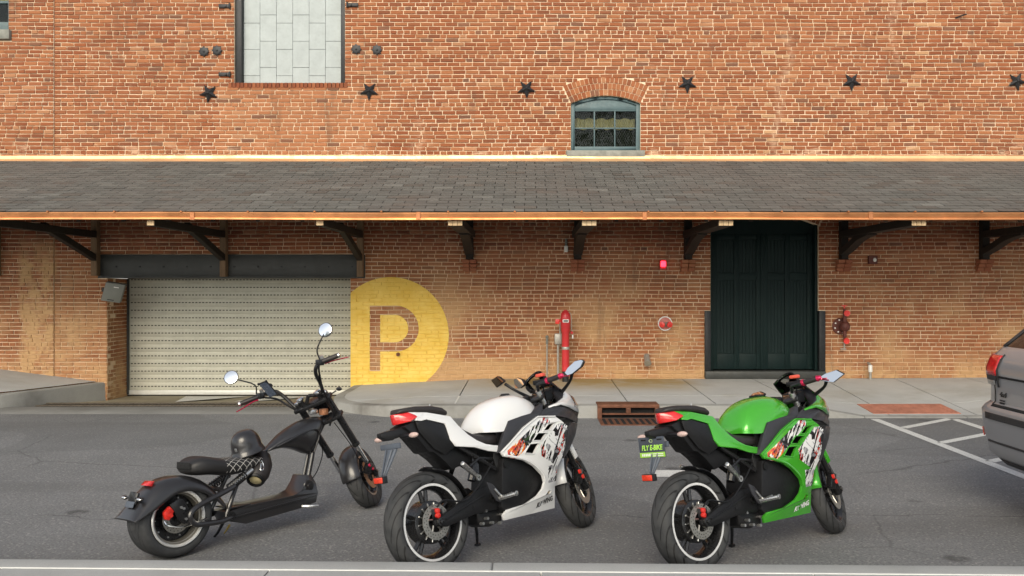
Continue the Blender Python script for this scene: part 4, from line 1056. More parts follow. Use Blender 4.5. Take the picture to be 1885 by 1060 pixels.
# ------------------------------------------------------------------ electric sport motorcycles
def sport(O, th, lean, label, base, metal, rough, letter, mir_r, mir_l, extra_mirror, plate, phi=24):
    root, MW = place('sport_motorcycle', O, th, lean); tag(root, label, 'motorcycle', 'electric sport motorcycles parked tail to the kerb')
    P = pearl('pearl_paint', base, metal, rough); PD = decal_mat('paint_with_graphics', (*base, 1), metal, rough); PN = decal_mat('nose_paint', (*base, 1), metal, rough, True)
    def both(name, pts, mt_, off=.018, bev=.004, holes=()):
        out = []
        for s in (1, -1):
            b = SB(); b.sheet([(x, y * s, z) for x, y, z in pts], (0, -off * s, 0), [[(x, y * s, z) for x, y, z in h] for h in holes]); out.append(b.build(name, mt_, root, bev=bev, smooth=28))
        return out[0]
    # wheels
    rw = wheel(root, 'rear_wheel', (0, 0, .308), (0, 1, 0), (1, 0, 0), .312, .150, .232, 5, .075, M_ringw)
    m = MB(); m.lathe([(0, -.052), (.118, -.052), (.132, -.044), (.132, .05), (0, .05)], n=36); mo = m.build('hub_motor', M_rim, rw, smooth=35)
    for k in range(14):
        t = 2 * math.pi * k / 14; m = MB(); m.box((.096 * math.cos(t), -.056, .096 * math.sin(t)), (.05, .01, .008), Matrix.Rotation(-t, 3, 'Y')); m.build('fin', M_alu, rw, bev=.002, seg=1)
    m = MB(); m.ring([(.062, -.083), (.108, -.083), (.108, -.088), (.062, -.088)], n=40)
    for k in range(5):
        t = k * 2 * math.pi / 5; m.tube([(.03 * math.cos(t), -.083, .03 * math.sin(t)), (.066 * math.cos(t + .3), -.085, .066 * math.sin(t + .3))], .006, 6)
    bd_ = m.build('brake_disc', M_disc, rw, smooth=35)
    m = MB()
    for k in range(24):
        for r_, o_ in ((.079, 0), (.096, .13)):
            t = 2 * math.pi * k / 24 + o_; m.disc((r_ * math.cos(t), -.0885, r_ * math.sin(t)), (0, 1, 0), .0032, .002, 6)
    tag(m.build('drill_hole', M_black, rw, smooth=0, weld=False), kind='stuff')
    b = SB()
    for z in (.375, .347): b.tube([(.005, .082, z), (.005, .115, z)], .017, 10)
    b.build('rear_caliper', M_caliper, root, bev=.003)
    hull_obj('caliper_bracket', [(.05, .088, .38), (.05, .1, .38), (-.03, .088, .39), (-.03, .1, .39), (-.03, .088, .33), (.03, .1, .32), (.06, .09, .33)], M_frame, root, .004)
    # swingarm, hugger
    for s in (1, -1):
        b = SB(); b.sheet([(-.03, .118 * s, .322), (.03, .118 * s, .337), (.22, .118 * s, .402), (.375, .118 * s, .452), (.46, .118 * s, .45), (.53, .118 * s, .40), (.51, .118 * s, .292), (.30, .118 * s, .296), (.06, .118 * s, .266), (-.03, .118 * s, .288)], (0, -.032 * s, 0)); b.build('swingarm', M_plast, root, bev=.006)
        b = SB(); b.tube([(0, .115 * s, .308), (0, .137 * s, .308)], .026, 14); b.tube([(0, .137 * s, .308), (0, .15 * s, .308)], .014, 6); b.build('axle_nut', M_frame, root, bev=.002)
        b = SB(); b.tube([(.30, .1205 * s, .345), (.30, .123 * s, .345)], .012, 10); b.build('arm_bolt', M_frame, root)
    b = SB(); b.tube([(.05, .121, .314), (.42, .121, .408)], .006, 6); b.build('arm_rib', M_plast, root)
    b = SB(); b.tube([(.48, -.13, .37), (.48, .13, .37)], .03, 12); b.build('swingarm_pivot', M_frame, root)
    b = SB(); rows = []
    for k in range(12):
        t = R(82 - 66 * k / 11); row = []
        for j in range(7):
            y = -.075 + .15 * j / 6; rr = .338 - .018 * (abs(y) / .075) ** 3
            row.append((rr * math.cos(t), y, .308 + rr * math.sin(t)))
        rows.append(row)
    b.grid(rows); b.build('rear_hugger', M_plast, root, smooth=60, solid=.006)
    # tail
    ts = [(-.09, .062, 1.003), (.039, .09, .985), (.208, .12, .938), (.256, .13, .872), (.318, .142, .806), (.38, .150, .760), (.45, .154, .726), (.52, .157, .708), (.60, .158, .694)]
    bt = [(.56, .165, .655), (.463, .16, .676), (.351, .153, .716), (.197, .15, .743), (.164, .14, .791), (.147, .13, .896), (.007, .12, .94), (-.033, .117, .935), (-.071, .112, .943), (-.060, .112, .963)]
    both('tail_fairing', ts + bt, P, .02, .005)
    hull_obj('tail_top', sym([(-.14, .03, 1.0), (.02, .085, .985), (.20, .115, .94), (.20, .10, .90), (-.10, .05, .95), (-.15, .02, .985)]), P, root, .006)
    b = SB(); b.sheet([(-.144, .08, .915), (-.066, .08, .941), (.015, .08, .938), (.155, .08, .896), (.30, .08, .78), (.45, .08, .70), (.40, .08, .60), (.30, .08, .62), (.198, .08, .60), (.122, .08, .681), (.063, .08, .728), (.024, .08, .738), (-.065, .08, .847)], (0, -.16, 0)); b.build('undertail', M_plast, root, bev=.008)
    for s in (1, -1):
        hull_obj('undertail_panel', [(x, y * s, z) for x, y, z in [(-.066, .105, .938), (.01, .114, .936), (.148, .125, .893), (.170, .134, .79), (.195, .138, .742), (.13, .11, .70), (.05, .10, .75), (-.05, .095, .87), (-.066, .085, .938), (.148, .085, .85), (.19, .085, .72)]], M_plast, root, .006)
        hull_obj('tail_light_lens', [(x, y * s, z) for x, y, z in [(-.178, .0, 1.0), (-.163, .0, .932), (-.09, .068, 1.0), (-.056, .118, .966), (-.10, .09, .942), (-.06, .05, 1.0), (-.06, .05, .945), (-.17, .018, .998), (-.155, .025, .935)]], M_tail, root, .004)
    superloft('pillion_seat', [(-.155, 1.012, 1.0, .03), (-.13, 1.03, .998, .06), (-.02, 1.034, .99, .085), (.10, 1.024, .97, .10), (.17, 1.006, .95, .105), (.20, .985, .945, .10)], M_seat, root, 20, .6, .6)
    superloft('rider_seat', [(.225, .925, .87, .085), (.27, .885, .80, .112), (.32, .848, .75, .130), (.38, .812, .72, .141), (.45, .795, .705, .147), (.52, .790, .70, .145), (.58, .786, .70, .13), (.62, .782, .71, .10)], M_seat, root, 20, .6, .7)
    b = SB(); b.tube([(.145, .0, 1.0), (.15, .0, 1.035)], .004, 6); b.build('seat_strap_pin', M_alu, root)
    # licence plate carrier
    hull_obj('tail_arm', sym([(-.285, .022, .897), (-.285, .022, .872), (-.14, .05, .908), (-.03, .06, .925), (-.03, .06, .88), (-.15, .055, .858), (-.235, .03, .845)]), M_plast, root, .006)
    for s in (1, -1):
        b = SB(); b.tube([(-.15, .045 * s, .86), (-.155, .14 * s, .858)], [.016, .012], 8); b.build('signal_stalk', M_plast, root)
        b = SB(); b.ball((-.158, .175 * s, .858), (.02, .042, .017), 14, 8); b.build('turn_signal', M_amber, root)
    b = SB(); b.box((-.208, 0, .808), (.02, .19, .035)); cb_ = b.build('plate_bar', M_holder, root, bev=.006)
    hull_obj('plate_carrier', sym([(-.20, .06, .82), (-.21, .055, .77), (-.292, .013, .637), (-.277, .013, .635), (-.19, .055, .80)]), M_holder, root, .004)
    for s in (1, -1):
        b = SB(); b.tube([(-.222, .03 * s, .79), (-.294, .009 * s, .645)], .005, 6); b.build('carrier_rib', M_holder, root)
    hull_obj('reflector_case', sym([(-.30, .052, .64), (-.30, .052, .598), (-.328, .05, .64), (-.328, .05, .598)]), M_plast, root, .003)
    b = SB(); b.box((-.330, -.004, .619), (.006, .085, .034)); b.build('reflector', M_refl, root, bev=.004)
    if plate:
        pl_ = SB(); pl_.box((-.238, -.02, .795), (.004, .225, .128)); po = pl_.build('licence_plate', mat('plate_navy', (.055, .065, .085), .4), root, bev=.004)
        tilt = Matrix.Identity(4)
        b = SB(); b.box((-.2412, -.02, .750), (.002, .218, .030)); b.build('green_band', mat('plate_green', (.33, .62, .07), .5), po)
        # lettering faces backwards: text x runs to the bike's right
        MT = Matrix(((0, 0, -1, -.2405), (-1, 0, 0, .02), (0, 1, 0, .792), (0, 0, 0, 1)))
        text_mesh('plate_lettering', 'FLY E-BIKE', mat('lime_print', (.45, .85, .10), .5), MT, po, .044, .25, .0006, .88, .0012)
        b = SB(); b.tube([(-.241, -.035, .838), (-.241, -.02, .846), (-.241, -.005, .838), (-.241, -.01, .828), (-.241, -.03, .828), (-.241, -.035, .838)], .0022, 5); b.build('plate_emblem', mat('pale_green_print', (.55, .70, .35), .5), po)
        for k in range(6):
            b = SB(); b.box((-.2426, -.105 + k * .0155, .750), (.001, .010, .016)); b.build('plate_number', M_pale, po)
        for dz in (.005, -.007):
            b = SB(); b.box((-.2426, .03, .750 + dz), (.001, .09, .005)); b.build('plate_number', M_pale, po)
        for y in (-.085, .055):
            b = SB(); b.box((-.241, y, .842), (.003, .04, .008)); b.build('plate_slot', M_black, po)
    # tank
    b = SB(); rings = []
    TK = [(.478, .835, .802, .10), (.488, .865, .798, .13), (.515, .912, .794, .15), (.55, .950, .79, .161), (.60, .985, .786, .169), (.66, 1.009, .792, .176), (.74, 1.024, .82, .182), (.83, 1.03, .84, .184), (.91, 1.014, .855, .172), (.98, .986, .87, .145), (1.03, .952, .885, .11), (1.055, .922, .895, .075)]
    for s, t, bo, hw in TK:
        rg = []
        for k in range(25):
            a = math.pi * k / 24; ca, sa = math.cos(a), math.sin(a)
            rg.append((s, hw * math.copysign(abs(ca) ** .72, ca), bo + (t - bo) * abs(sa) ** .82))
        rings.append(rg)
    b.loft(rings); b.build('fuel_tank', P, root, smooth=40)
    b = SB(); b.lathe([(0, .012), (.03, .012), (.036, 0)], (.85, 0, 1.028), (.1, 0, 1), 20); b.build('tank_cap', M_plast, root)
    # dark frame cover, main fairing, cowls
    both('frame_cover', [(.526, .178, .652), (.60, .183, .765), (.665, .187, .850), (.78, .188, .868), (.90, .18, .878), (1.0, .15, .918), (1.06, .16, .935), (1.0, .195, .875), (.955, .2, .853), (.92, .2, .846), (.75, .2, .778), (.63, .195, .708), (.547, .184, .658)], M_trim, .03, .004)
    fz = [(.547, .186, .658), (.638, .202, .712), (.765, .212, .790), (.92, .214, .850), (1.0, .225, .845), (1.079, .232, .833), (1.133, .242, .792), (1.19, .242, .747), (1.16, .242, .663), (1.107, .225, .549), (1.058, .205, .484), (1.054, .185, .413), (1.041, .165, .344), (1.035, .138, .201), (.78, .136, .206), (.538, .134, .212), (.525, .144, .249), (.553, .155, .277), (.711, .175, .284), (.831, .186, .320), (.888, .192, .357), (.911, .197, .399), (.893, .205, .449), (.82, .208, .52), (.728, .205, .575), (.572, .186, .622)]
    va = [[(.95, .222, .746), (1.004, .224, .783), (1.063, .228, .782), (1.013, .226, .745)], [(.838, .217, .694), (.892, .219, .733), (.972, .224, .725), (.917, .22, .684)], [(.749, .212, .623), (.803, .214, .669), (.885, .218, .664), (.827, .214, .606)], [(.918, .187, .312), (.962, .18, .334), (.985, .177, .324), (.966, .178, .309)]]
    va = [[tuple(sum(q[i] for q in h) / 4 + (p[i] - sum(q[i] for q in h) / 4) * 1.14 for i in range(3)) for p in h] for h in va]
    fo = both('side_fairing', fz, PD, .02, .0035, va)
    for h in va[:3]:     # raised lips around the vents
        b = SB(); b.tube([(x, y + .004, z) for x, y, z in h + h[:1]], .0035, 6); b.build('vent_lip', P, root)
    b = SB(); b.tube([(.555, .190, .655), (.765, .2185, .787), (.92, .219, .847), (1.079, .237, .829)], .006, 6); b.build('fairing_edge', P, root)
    b = SB(); b.tube([(.572, .190, .630), (.728, .211, .582), (.82, .214, .527), (.893, .211, .455), (.911, .203, .403)], .008, 6, 4); b.build('fairing_edge', P, root)
    hull_obj('black_core', sym([(.55, .10, .62), (.60, .12, .80), (.90, .14, .84), (1.15, .14, .82), (1.20, .13, .68), (1.06, .12, .45), (1.0, .11, .30), (.62, .11, .30)]), M_plast, root, .01)
    b = SB(); b.sheet([(.585, .158, .612), (.70, .160, .600), (.80, .160, .545), (.89, .160, .47), (.935, .160, .40), (.91, .155, .33), (.80, .150, .275), (.56, .142, .245), (.52, .142, .30), (.55, .15, .45)], (0, -.31, 0)); b.build('battery_box', M_plast, root, bev=.008)
    b = SB(); b.tube([(.60, .163, .57), (.60, .168, .57)], .025, 16); b.build('battery_cap', M_plast, root)
    both('side_cowl', [(.959, .205, .853), (1.014, .206, .89), (1.118, .214, .903), (1.239, .205, .880), (1.385, .152, .832), (1.50, .09, .785), (1.465, .105, .752), (1.40, .14, .765), (1.23, .214, .806), (1.09, .232, .834), (1.0, .222, .848)], M_trim, .02, .004)
    both('lower_cowl', [(1.205, .238, .746), (1.26, .218, .764), (1.332, .184, .764), (1.422, .143, .750), (1.365, .153, .671), (1.299, .163, .615), (1.202, .183, .551), (1.118, .222, .528), (1.165, .238, .655)], M_trim, .02, .004)
    both('mesh_inset', [(1.10, .215, .825), (1.23, .205, .806), (1.40, .132, .765), (1.33, .172, .765), (1.21, .222, .75), (1.14, .226, .788)], M_black, .01, 0)
    # nose
    rim_ = [(1.067, .196, .904), (1.174, .186, .922), (1.273, .166, .952), (1.325, .133, .984), (1.335, .08, 1.035), (1.38, 0, 1.045)]
    low_ = [(1.061, .205, .898), (1.197, .20, .905), (1.325, .163, .878), (1.441, .110, .850), (1.554, .055, .827), (1.612, 0, .833)]
    mid_ = [(1.065, .204, .902), (1.187, .200, .916), (1.31, .172, .920), (1.41, .130, .925), (1.49, .078, .950), (1.545, 0, .955)]
    mid2 = [(1.062, .206, .900), (1.193, .203, .911), (1.322, .172, .898), (1.438, .124, .888), (1.538, .070, .885), (1.592, 0, .895)]
    bot_ = [(1.10, .19, .885), (1.20, .185, .88), (1.33, .14, .84), (1.44, .09, .80), (1.53, .045, .775), (1.58, 0, .77)]
    for s in (1, -1):
        b = SB(); b.grid([[(x, y * s, z) for x, y, z in r_] for r_ in (rim_, mid_, mid2, low_)]); b.build('nose_cowl', PN, root, smooth=50, solid=.008)
        b = SB(); b.grid([[(x, y * s * .97, z) for x, y, z in r_] for r_ in (low_, bot_)]); b.build('headlight', M_plast, root, smooth=50, solid=.006)
        inner = [(1.05, .12, .87), (1.14, .115, .87), (1.22, .11, .90), (1.27, .10, .94), (1.29, .06, .99), (1.33, 0, 1.0)]
        b = SB(); b.grid([[(x, y * s, z) for x, y, z in r_] for r_ in (rim_, inner)]); b.build('cockpit_panel', M_trim, root, smooth=50, solid=.006)
    hull_obj('headlight_core', sym([(1.2, .12, .84), (1.3, .1, .86), (1.45, .05, .84), (1.50, .02, .80), (1.2, .12, .74), (1.35, .09, .74)]), M_plast, root)
    b = SB(); rows = []
    for j in range(7):
        row = []
        for k in range(9):
            y = -.14 + .28 * k / 8; t = j / 6
            row.append((1.385 - 3.2 * y * y - .17 * t + .02 * t * t, y * (1 - .25 * t), 1.03 - 1.6 * y * y + .145 * t - t * 2.0 * y * y))
        rows.append(row)
    b.grid(rows); b.build('windscreen', M_screen, root, smooth=60, solid=.003)
    b = SB(); b.tube([r_[0] for r_ in rows] + rows[-1][1:] + [r_[-1] for r_ in rows[-2::-1]], .003, 5); b.build('windscreen_edge', M_plast, root)
    hull_obj('gauge', sym([(1.20, .07, 1.02), (1.20, .07, .95), (1.26, .08, 1.03), (1.27, .08, .95)]), M_plast, root, .006)
    hull_obj('gauge_face', sym([(1.194, .055, 1.012), (1.194, .055, .958), (1.2, .055, 1.012), (1.2, .055, .958)]), M_gauge, root)
    # steering: fork, front wheel, bars, all turned left about the raked axis
    rk = R(25.5); ph = R(phi); Tp = Vector((1.10, 0, .93)); av = Vector((-math.sin(rk), 0, math.cos(rk))); fp = Vector((math.cos(rk), 0, math.sin(rk))); rv = Vector((0, 1, 0))
    f2 = fp * math.cos(ph) - rv * math.sin(ph); r2 = rv * math.cos(ph) + fp * math.sin(ph)
    S = lambda f_, r_, a_: Tp + f2 * f_ + r2 * r_ + av * a_
    ax_a = -.735
    fwheel = wheel(root, 'front_wheel', S(.035, 0, ax_a), r2, f2, .292, .115, .222, 5, .04, M_rim)
    m = MB()
    m.ring([(.09, -.062), (.135, -.062), (.135, -.067), (.09, -.067)], n=40)
    for k in range(5):
        t = k * 2 * math.pi / 5; m.tube([(.035 * math.cos(t), -.05, .035 * math.sin(t)), (.094 * math.cos(t + .25), -.064, .094 * math.sin(t + .25))], .006, 6)
    m.build('brake_disc', M_disc, fwheel, smooth=35)
    for s in (1, -1):
        b = SB(); b.tube([S(0, .1 * s, .09), S(0, .1 * s, -.02)], .021, 12); b.build('fork_top', M_alu, root)
        b = SB(); b.tube([S(0, .1 * s, -.02), S(0, .1 * s, -.40)], .027, 14); b.build('fork_tube', M_frame, root)
        b = SB(); b.tube([S(0, .1 * s, -.40), S(.0, .1 * s, -.58)], .02, 12); b.build('fork_slider', M_frame, root)
        b = SB(); b.tube([S(0, .1 * s, -.55), S(.02, .095 * s, ax_a - .02)], [.026, .03], 12); b.tube([S(.035, .07 * s, ax_a), S(.035, .13 * s, ax_a)], .02, 10); b.build('fork_foot', M_frame, root)
        b = SB(); b.box(S(-.045, .105 * s, ax_a + .12), (.06, .045, .11), Matrix.Rotation(R(20), 3, 'Y')); b.build('front_caliper', M_frame, root, bev=.008)
        b = SB(); b.tube([S(-.05, .125 * s, ax_a + .15), S(-.05, .14 * s, ax_a + .15)], .017, 10); b.tube([S(-.035, .125 * s, ax_a + .10), S(-.035, .14 * s, ax_a + .10)], .017, 10); b.build('caliper_bolt', M_caliper, root)
        b = SB(); rows = []
        b.box(S(.03, .125 * s, -.45), (.04, .02, .12), Matrix.Rotation(-rk, 3, 'Y')); b.build('fork_guard', P, root, bev=.008)
    b = SB(); rows = []
    for k in range(13):
        t = R(35 + 110 * k / 12); row = []
        for j in range(7):
            y = -.068 + .136 * j / 6; rr = .322 - .022 * (abs(y) / .068) ** 2.5
            row.append(S(.035 + rr * math.cos(t), y, ax_a + rr * math.sin(t)))
        rows.append(row)
    b.grid(rows); b.build('front_fender', P, root, smooth=60, solid=.006)
    b = SB(); b.sheet([S(-.05, -.13, .03), S(.05, -.13, .03), S(.06, 0, .03), S(.05, .13, .03), S(-.05, .13, .03)], av * .025); b.build('triple_clamp', M_frame, root, bev=.006)
    b = SB(); b.sheet([S(-.05, -.12, -.16), S(.05, -.12, -.16), S(.05, .12, -.16), S(-.05, .12, -.16)], av * .03); b.build('lower_clamp', M_frame, root, bev=.006)
    def tosteer(p):
        d = Vector(p) - Tp; return (d.dot(f2), d.dot(r2), d.dot(av))
    ga = tosteer((1.065, .145, 1.075)); gb_ = tosteer((1.10, .34, 1.105)); lv = tosteer((1.145, .36, 1.085)); sw = tosteer((1.085, .17, 1.07))
    for s in (1, -1):
        dl = -.055 if s < 0 else 0
        A_ = S(ga[0], ga[1] * s, ga[2] + dl); B_ = S(gb_[0], gb_[1] * s, gb_[2] + dl * 1.6)
        b = SB(); b.tube([S(0, .1 * s, .07), S(-.02, .12 * s, .12), A_, B_], .012, 8, 4); b.build('clip_on_bar', M_frame, root)
        b = SB(); b.tube([A_.lerp(B_, .36), A_.lerp(B_, .92)], .019, 12); b.build('grip', M_seat, root)
        b = SB(); b.tube([A_.lerp(B_, .32), A_.lerp(B_, .42)], .024, 14); b.build('grip_ring', M_anod, root, bev=.003)
        b = SB(); b.tube([A_.lerp(B_, .90), A_.lerp(B_, 1.06)], [.023, .023, .014], 14); b.build('bar_end', M_anod, root, bev=.003)
        b = SB(); b.box(S(sw[0] + .005, (sw[1] + .015) * s, sw[2] + .005 + dl), (.05, .075, .045), Matrix.Rotation(R(25), 3, 'Y')); b.build('switch_box', M_plast, root, bev=.008)
        b = SB(); b.box(S(sw[0] + .035, (sw[1] - .03) * s, sw[2] + .01 + dl), (.05, .11, .035)); b.build('master_cylinder', M_plast, root, bev=.008)
        b = SB(); b.box(S(sw[0] + .045, (sw[1] - .01) * s, sw[2] + .055 + dl), (.04, .07, .025)); b.build('reservoir', mat('orange_red_reservoir', (.70, .10, .06), .35) if s > 0 else M_plast, root, bev=.008)
        L1 = S(sw[0] + .05, (sw[1] + .02) * s, sw[2] + dl); L2 = S(lv[0] + .03, lv[1] * s, lv[2] + dl * 1.6)
        b = SB(); b.tube([L1, L1.lerp(L2, .5) + f2 * .02, L2], [.009, .008, .007], 8, 3, .6); b.build('brake_lever', M_anod, root)
        b = SB(); b.tube([S(sw[0], (sw[1] - .06) * s, sw[2]), S(.05, .14 * s, .10), S(.03, .06 * s, -.05)], .006, 6, 5); b.build('cable', M_plast, root)
    b = SB(); b.lathe([(.025, 0), (.03, .01), (.03, .03), (.022, .035), (0, .035)], S(-.03, .0, .055), av, 18); b.build('ignition', M_plast, root)
    # mirrors
    def mirror(poly, s_, stem, dn=(-.93, .0, -.05), nm='mirror'):
        c = Vector((s_, sum(p[0] for p in poly) / len(poly), sum(p[1] for p in poly) / len(poly)))
        sd_ = 1 if c.y > 0 else -1
        pts = []
        for y, z in poly: pts.append(Vector((s_ + (y - c.y) * .25 * sd_ + (z - c.z) * .4, y, z)))
        back = [c + (p - c) * .72 + Vector((.045, 0, 0)) for p in pts]
        o = hull_obj(nm, [tuple(p) for p in pts + back], M_plast, root, .004)
        b = SB(); b.sheet([c + (p - c) * .9 + Vector((-.004, 0, 0)) for p in pts], (.002, 0, 0)); b.build('mirror_glass', M_mirror, o, smooth=0)
        b = SB(); b.tube([c + Vector((.03, -.05 * sd_, -.03)), (Vector(stem) + c) / 2 + Vector((.02, 0, -.01)), Vector(stem)], [.013, .010, .014], 8, 3); b.build('mirror_stem', M_plast, o)
    mirror(mir_r, 1.2, (1.275, .165, .995)); mirror(mir_l, 1.2, (1.275, -.165, .995))
    if extra_mirror: mirror(extra_mirror, 1.15, (1.16, -.03, 1.03))
    # frame tubes, pegs, stand
    for s in (1, -1):
        b = SB(); b.tube([(.25, .105 * s, .74), (.54, .118 * s, .55)], .016, 8); b.build('subframe_tube', M_frame, root)
        b = SB(); b.tube([(.31, .118 * s, .60), (.40, .12 * s, .64), (.52, .12 * s, .62)], .011, 8); b.build('subframe_tube', M_frame, root)
        hull_obj('rear_peg_hanger', [(x, y * s, z) for x, y, z in [(.36, .10, .68), (.39, .10, .66), (.36, .12, .60), (.33, .12, .56), (.345, .135, .53), (.37, .135, .53), (.40, .115, .60)]], M_frame, root, .004)
        b = SB(); b.tube([(.345, .135, .535), (.255, .165, .59), (.18, .20, .635)] if s > 0 else [(.345, -.135, .535), (.255, -.165, .59), (.18, -.20, .635)], [.016, .018, .014], 10); b.build('passenger_peg', M_alu, root, bev=.002)
        b = SB(); b.ring([(.008, -.006), (.02, -.006), (.02, .006), (.008, .006)], (.352, .145 * s, .522), (0, 1, 0), 14); b.build('peg_pivot', M_alu, root)
        b = SB(); b.sheet([(.40, .165 * s, .485), (.45, .165 * s, .462), (.535, .165 * s, .365), (.50, .165 * s, .335), (.465, .165 * s, .352), (.42, .165 * s, .42)], (0, -.012 * s, 0)); b.build('peg_plate', M_trim, root, bev=.003)
        b = SB(); b.tube([(.495, .16 * s, .362), (.535, .285 * s, .382)], [.016, .013], 10); b.tube([(.535, .28 * s, .382), (.536, .288 * s, .382)], .017, 10); b.build('rider_peg', M_alu, root, bev=.002)
        b = SB(); b.tube([(.455, .17 * s, .43), (.505, .178 * s, .375), (.60, .178 * s, .38)], .007, 8, 3); b.build('brake_pedal', M_alu, root)
    hull_obj('lower_bracket', sym([(.36, .07, .30), (.56, .09, .31), (.55, .10, .21), (.44, .09, .19), (.37, .06, .22)]), M_plast, root, .008)
    for x, z in ((.365, .225), (.405, .30), (.45, .215), (.52, .20), (.545, .25), (.41, .25)):
        b = SB(); b.tube([(x, .085, z), (x, .118, z)], .010, 8); b.build('bracket_bolt', M_alu, root)
    b = SB(); b.tube([(.40, .02, .50), (.46, .02, .62)], .03, 10); b.build('rear_shock', M_frame, root)
    b = SB(); b.tube([(-.01, .125, .40), (.05, .13, .43), (.18, .135, .40), (.28, .13, .42), (.42, .13, .52), (.52, .12, .60)], .006, 6, 5); b.build('brake_hose', M_plast, root)
    b = SB(); b.tube([(.47, -.08, .25), (.55, -.165, .13), (.575, -.205, .05)], [.013, .011, .009], 8); b.tube([(.56, -.205, .047), (.60, -.21, .047)], .014, 8); b.build('kickstand', M_frame, root)
    # lettering on the belly pan, wrapped on the panel
    bv = BVHTree.FromPolygons([v.co.copy() for v in fo.data.vertices], [tuple(p.vertices) for p in fo.data.polygons])
    MT = Matrix.Translation((.922, 0, .262)) @ Matrix.Rotation(R(-8), 4, 'Y') @ Matrix.Rotation(R(90), 4, 'X')
    t = text_mesh('fairing_lettering', 'FLY WING', letter, MT, root, .045, .2, .0, .82, .0015)
    for v in t.data.vertices:
        h = bv.ray_cast(Vector((v.co.x, -.6, v.co.z)), Vector((0, 1, 0)))
        if h[0]: v.co = h[0] + Vector((0, -.006, 0))
    return root, MW
WM_R = [(.306, 1.121), (.327, 1.155), (.384, 1.197), (.438, 1.199), (.457, 1.188), (.437, 1.146), (.370, 1.104), (.331, 1.097)]
WM_L = [(-.509, 1.178), (-.417, 1.202), (-.300, 1.146), (-.402, 1.108)]
WM_X = [(-.219, 1.149), (-.16, 1.156), (-.094, 1.132), (-.05, 1.092), (-.09, 1.068), (-.177, 1.075)]
GM_R = [(.281, 1.112), (.319, 1.132), (.402, 1.149), (.46, 1.112), (.386, 1.061), (.31, 1.079), (.285, 1.091)]
GM_L = [(-.39, 1.026), (-.345, 1.058), (-.258, 1.064), (-.205, 1.044), (-.222, 1.012), (-.30, .99)]
M_wtxt = mat('white_print', (.8, .8, .8), .5); M_ktxt = mat('black_print', (.012, .012, .012), .5)
sport((-.5945, 5.4046, 0), 47.3, 12, 'white electric sport motorcycle with flame graphics, in the middle', (.78, .78, .77), 0.0, .22, M_ktxt, WM_R, WM_L, WM_X, False)
sport((1.0545, 5.4253, 0), 37.6, 11, 'bright green sport motorcycle with a dark plate, beside the parked car', (.065, .43, .028), .25, .22, M_wtxt, GM_R, GM_L, None, True)

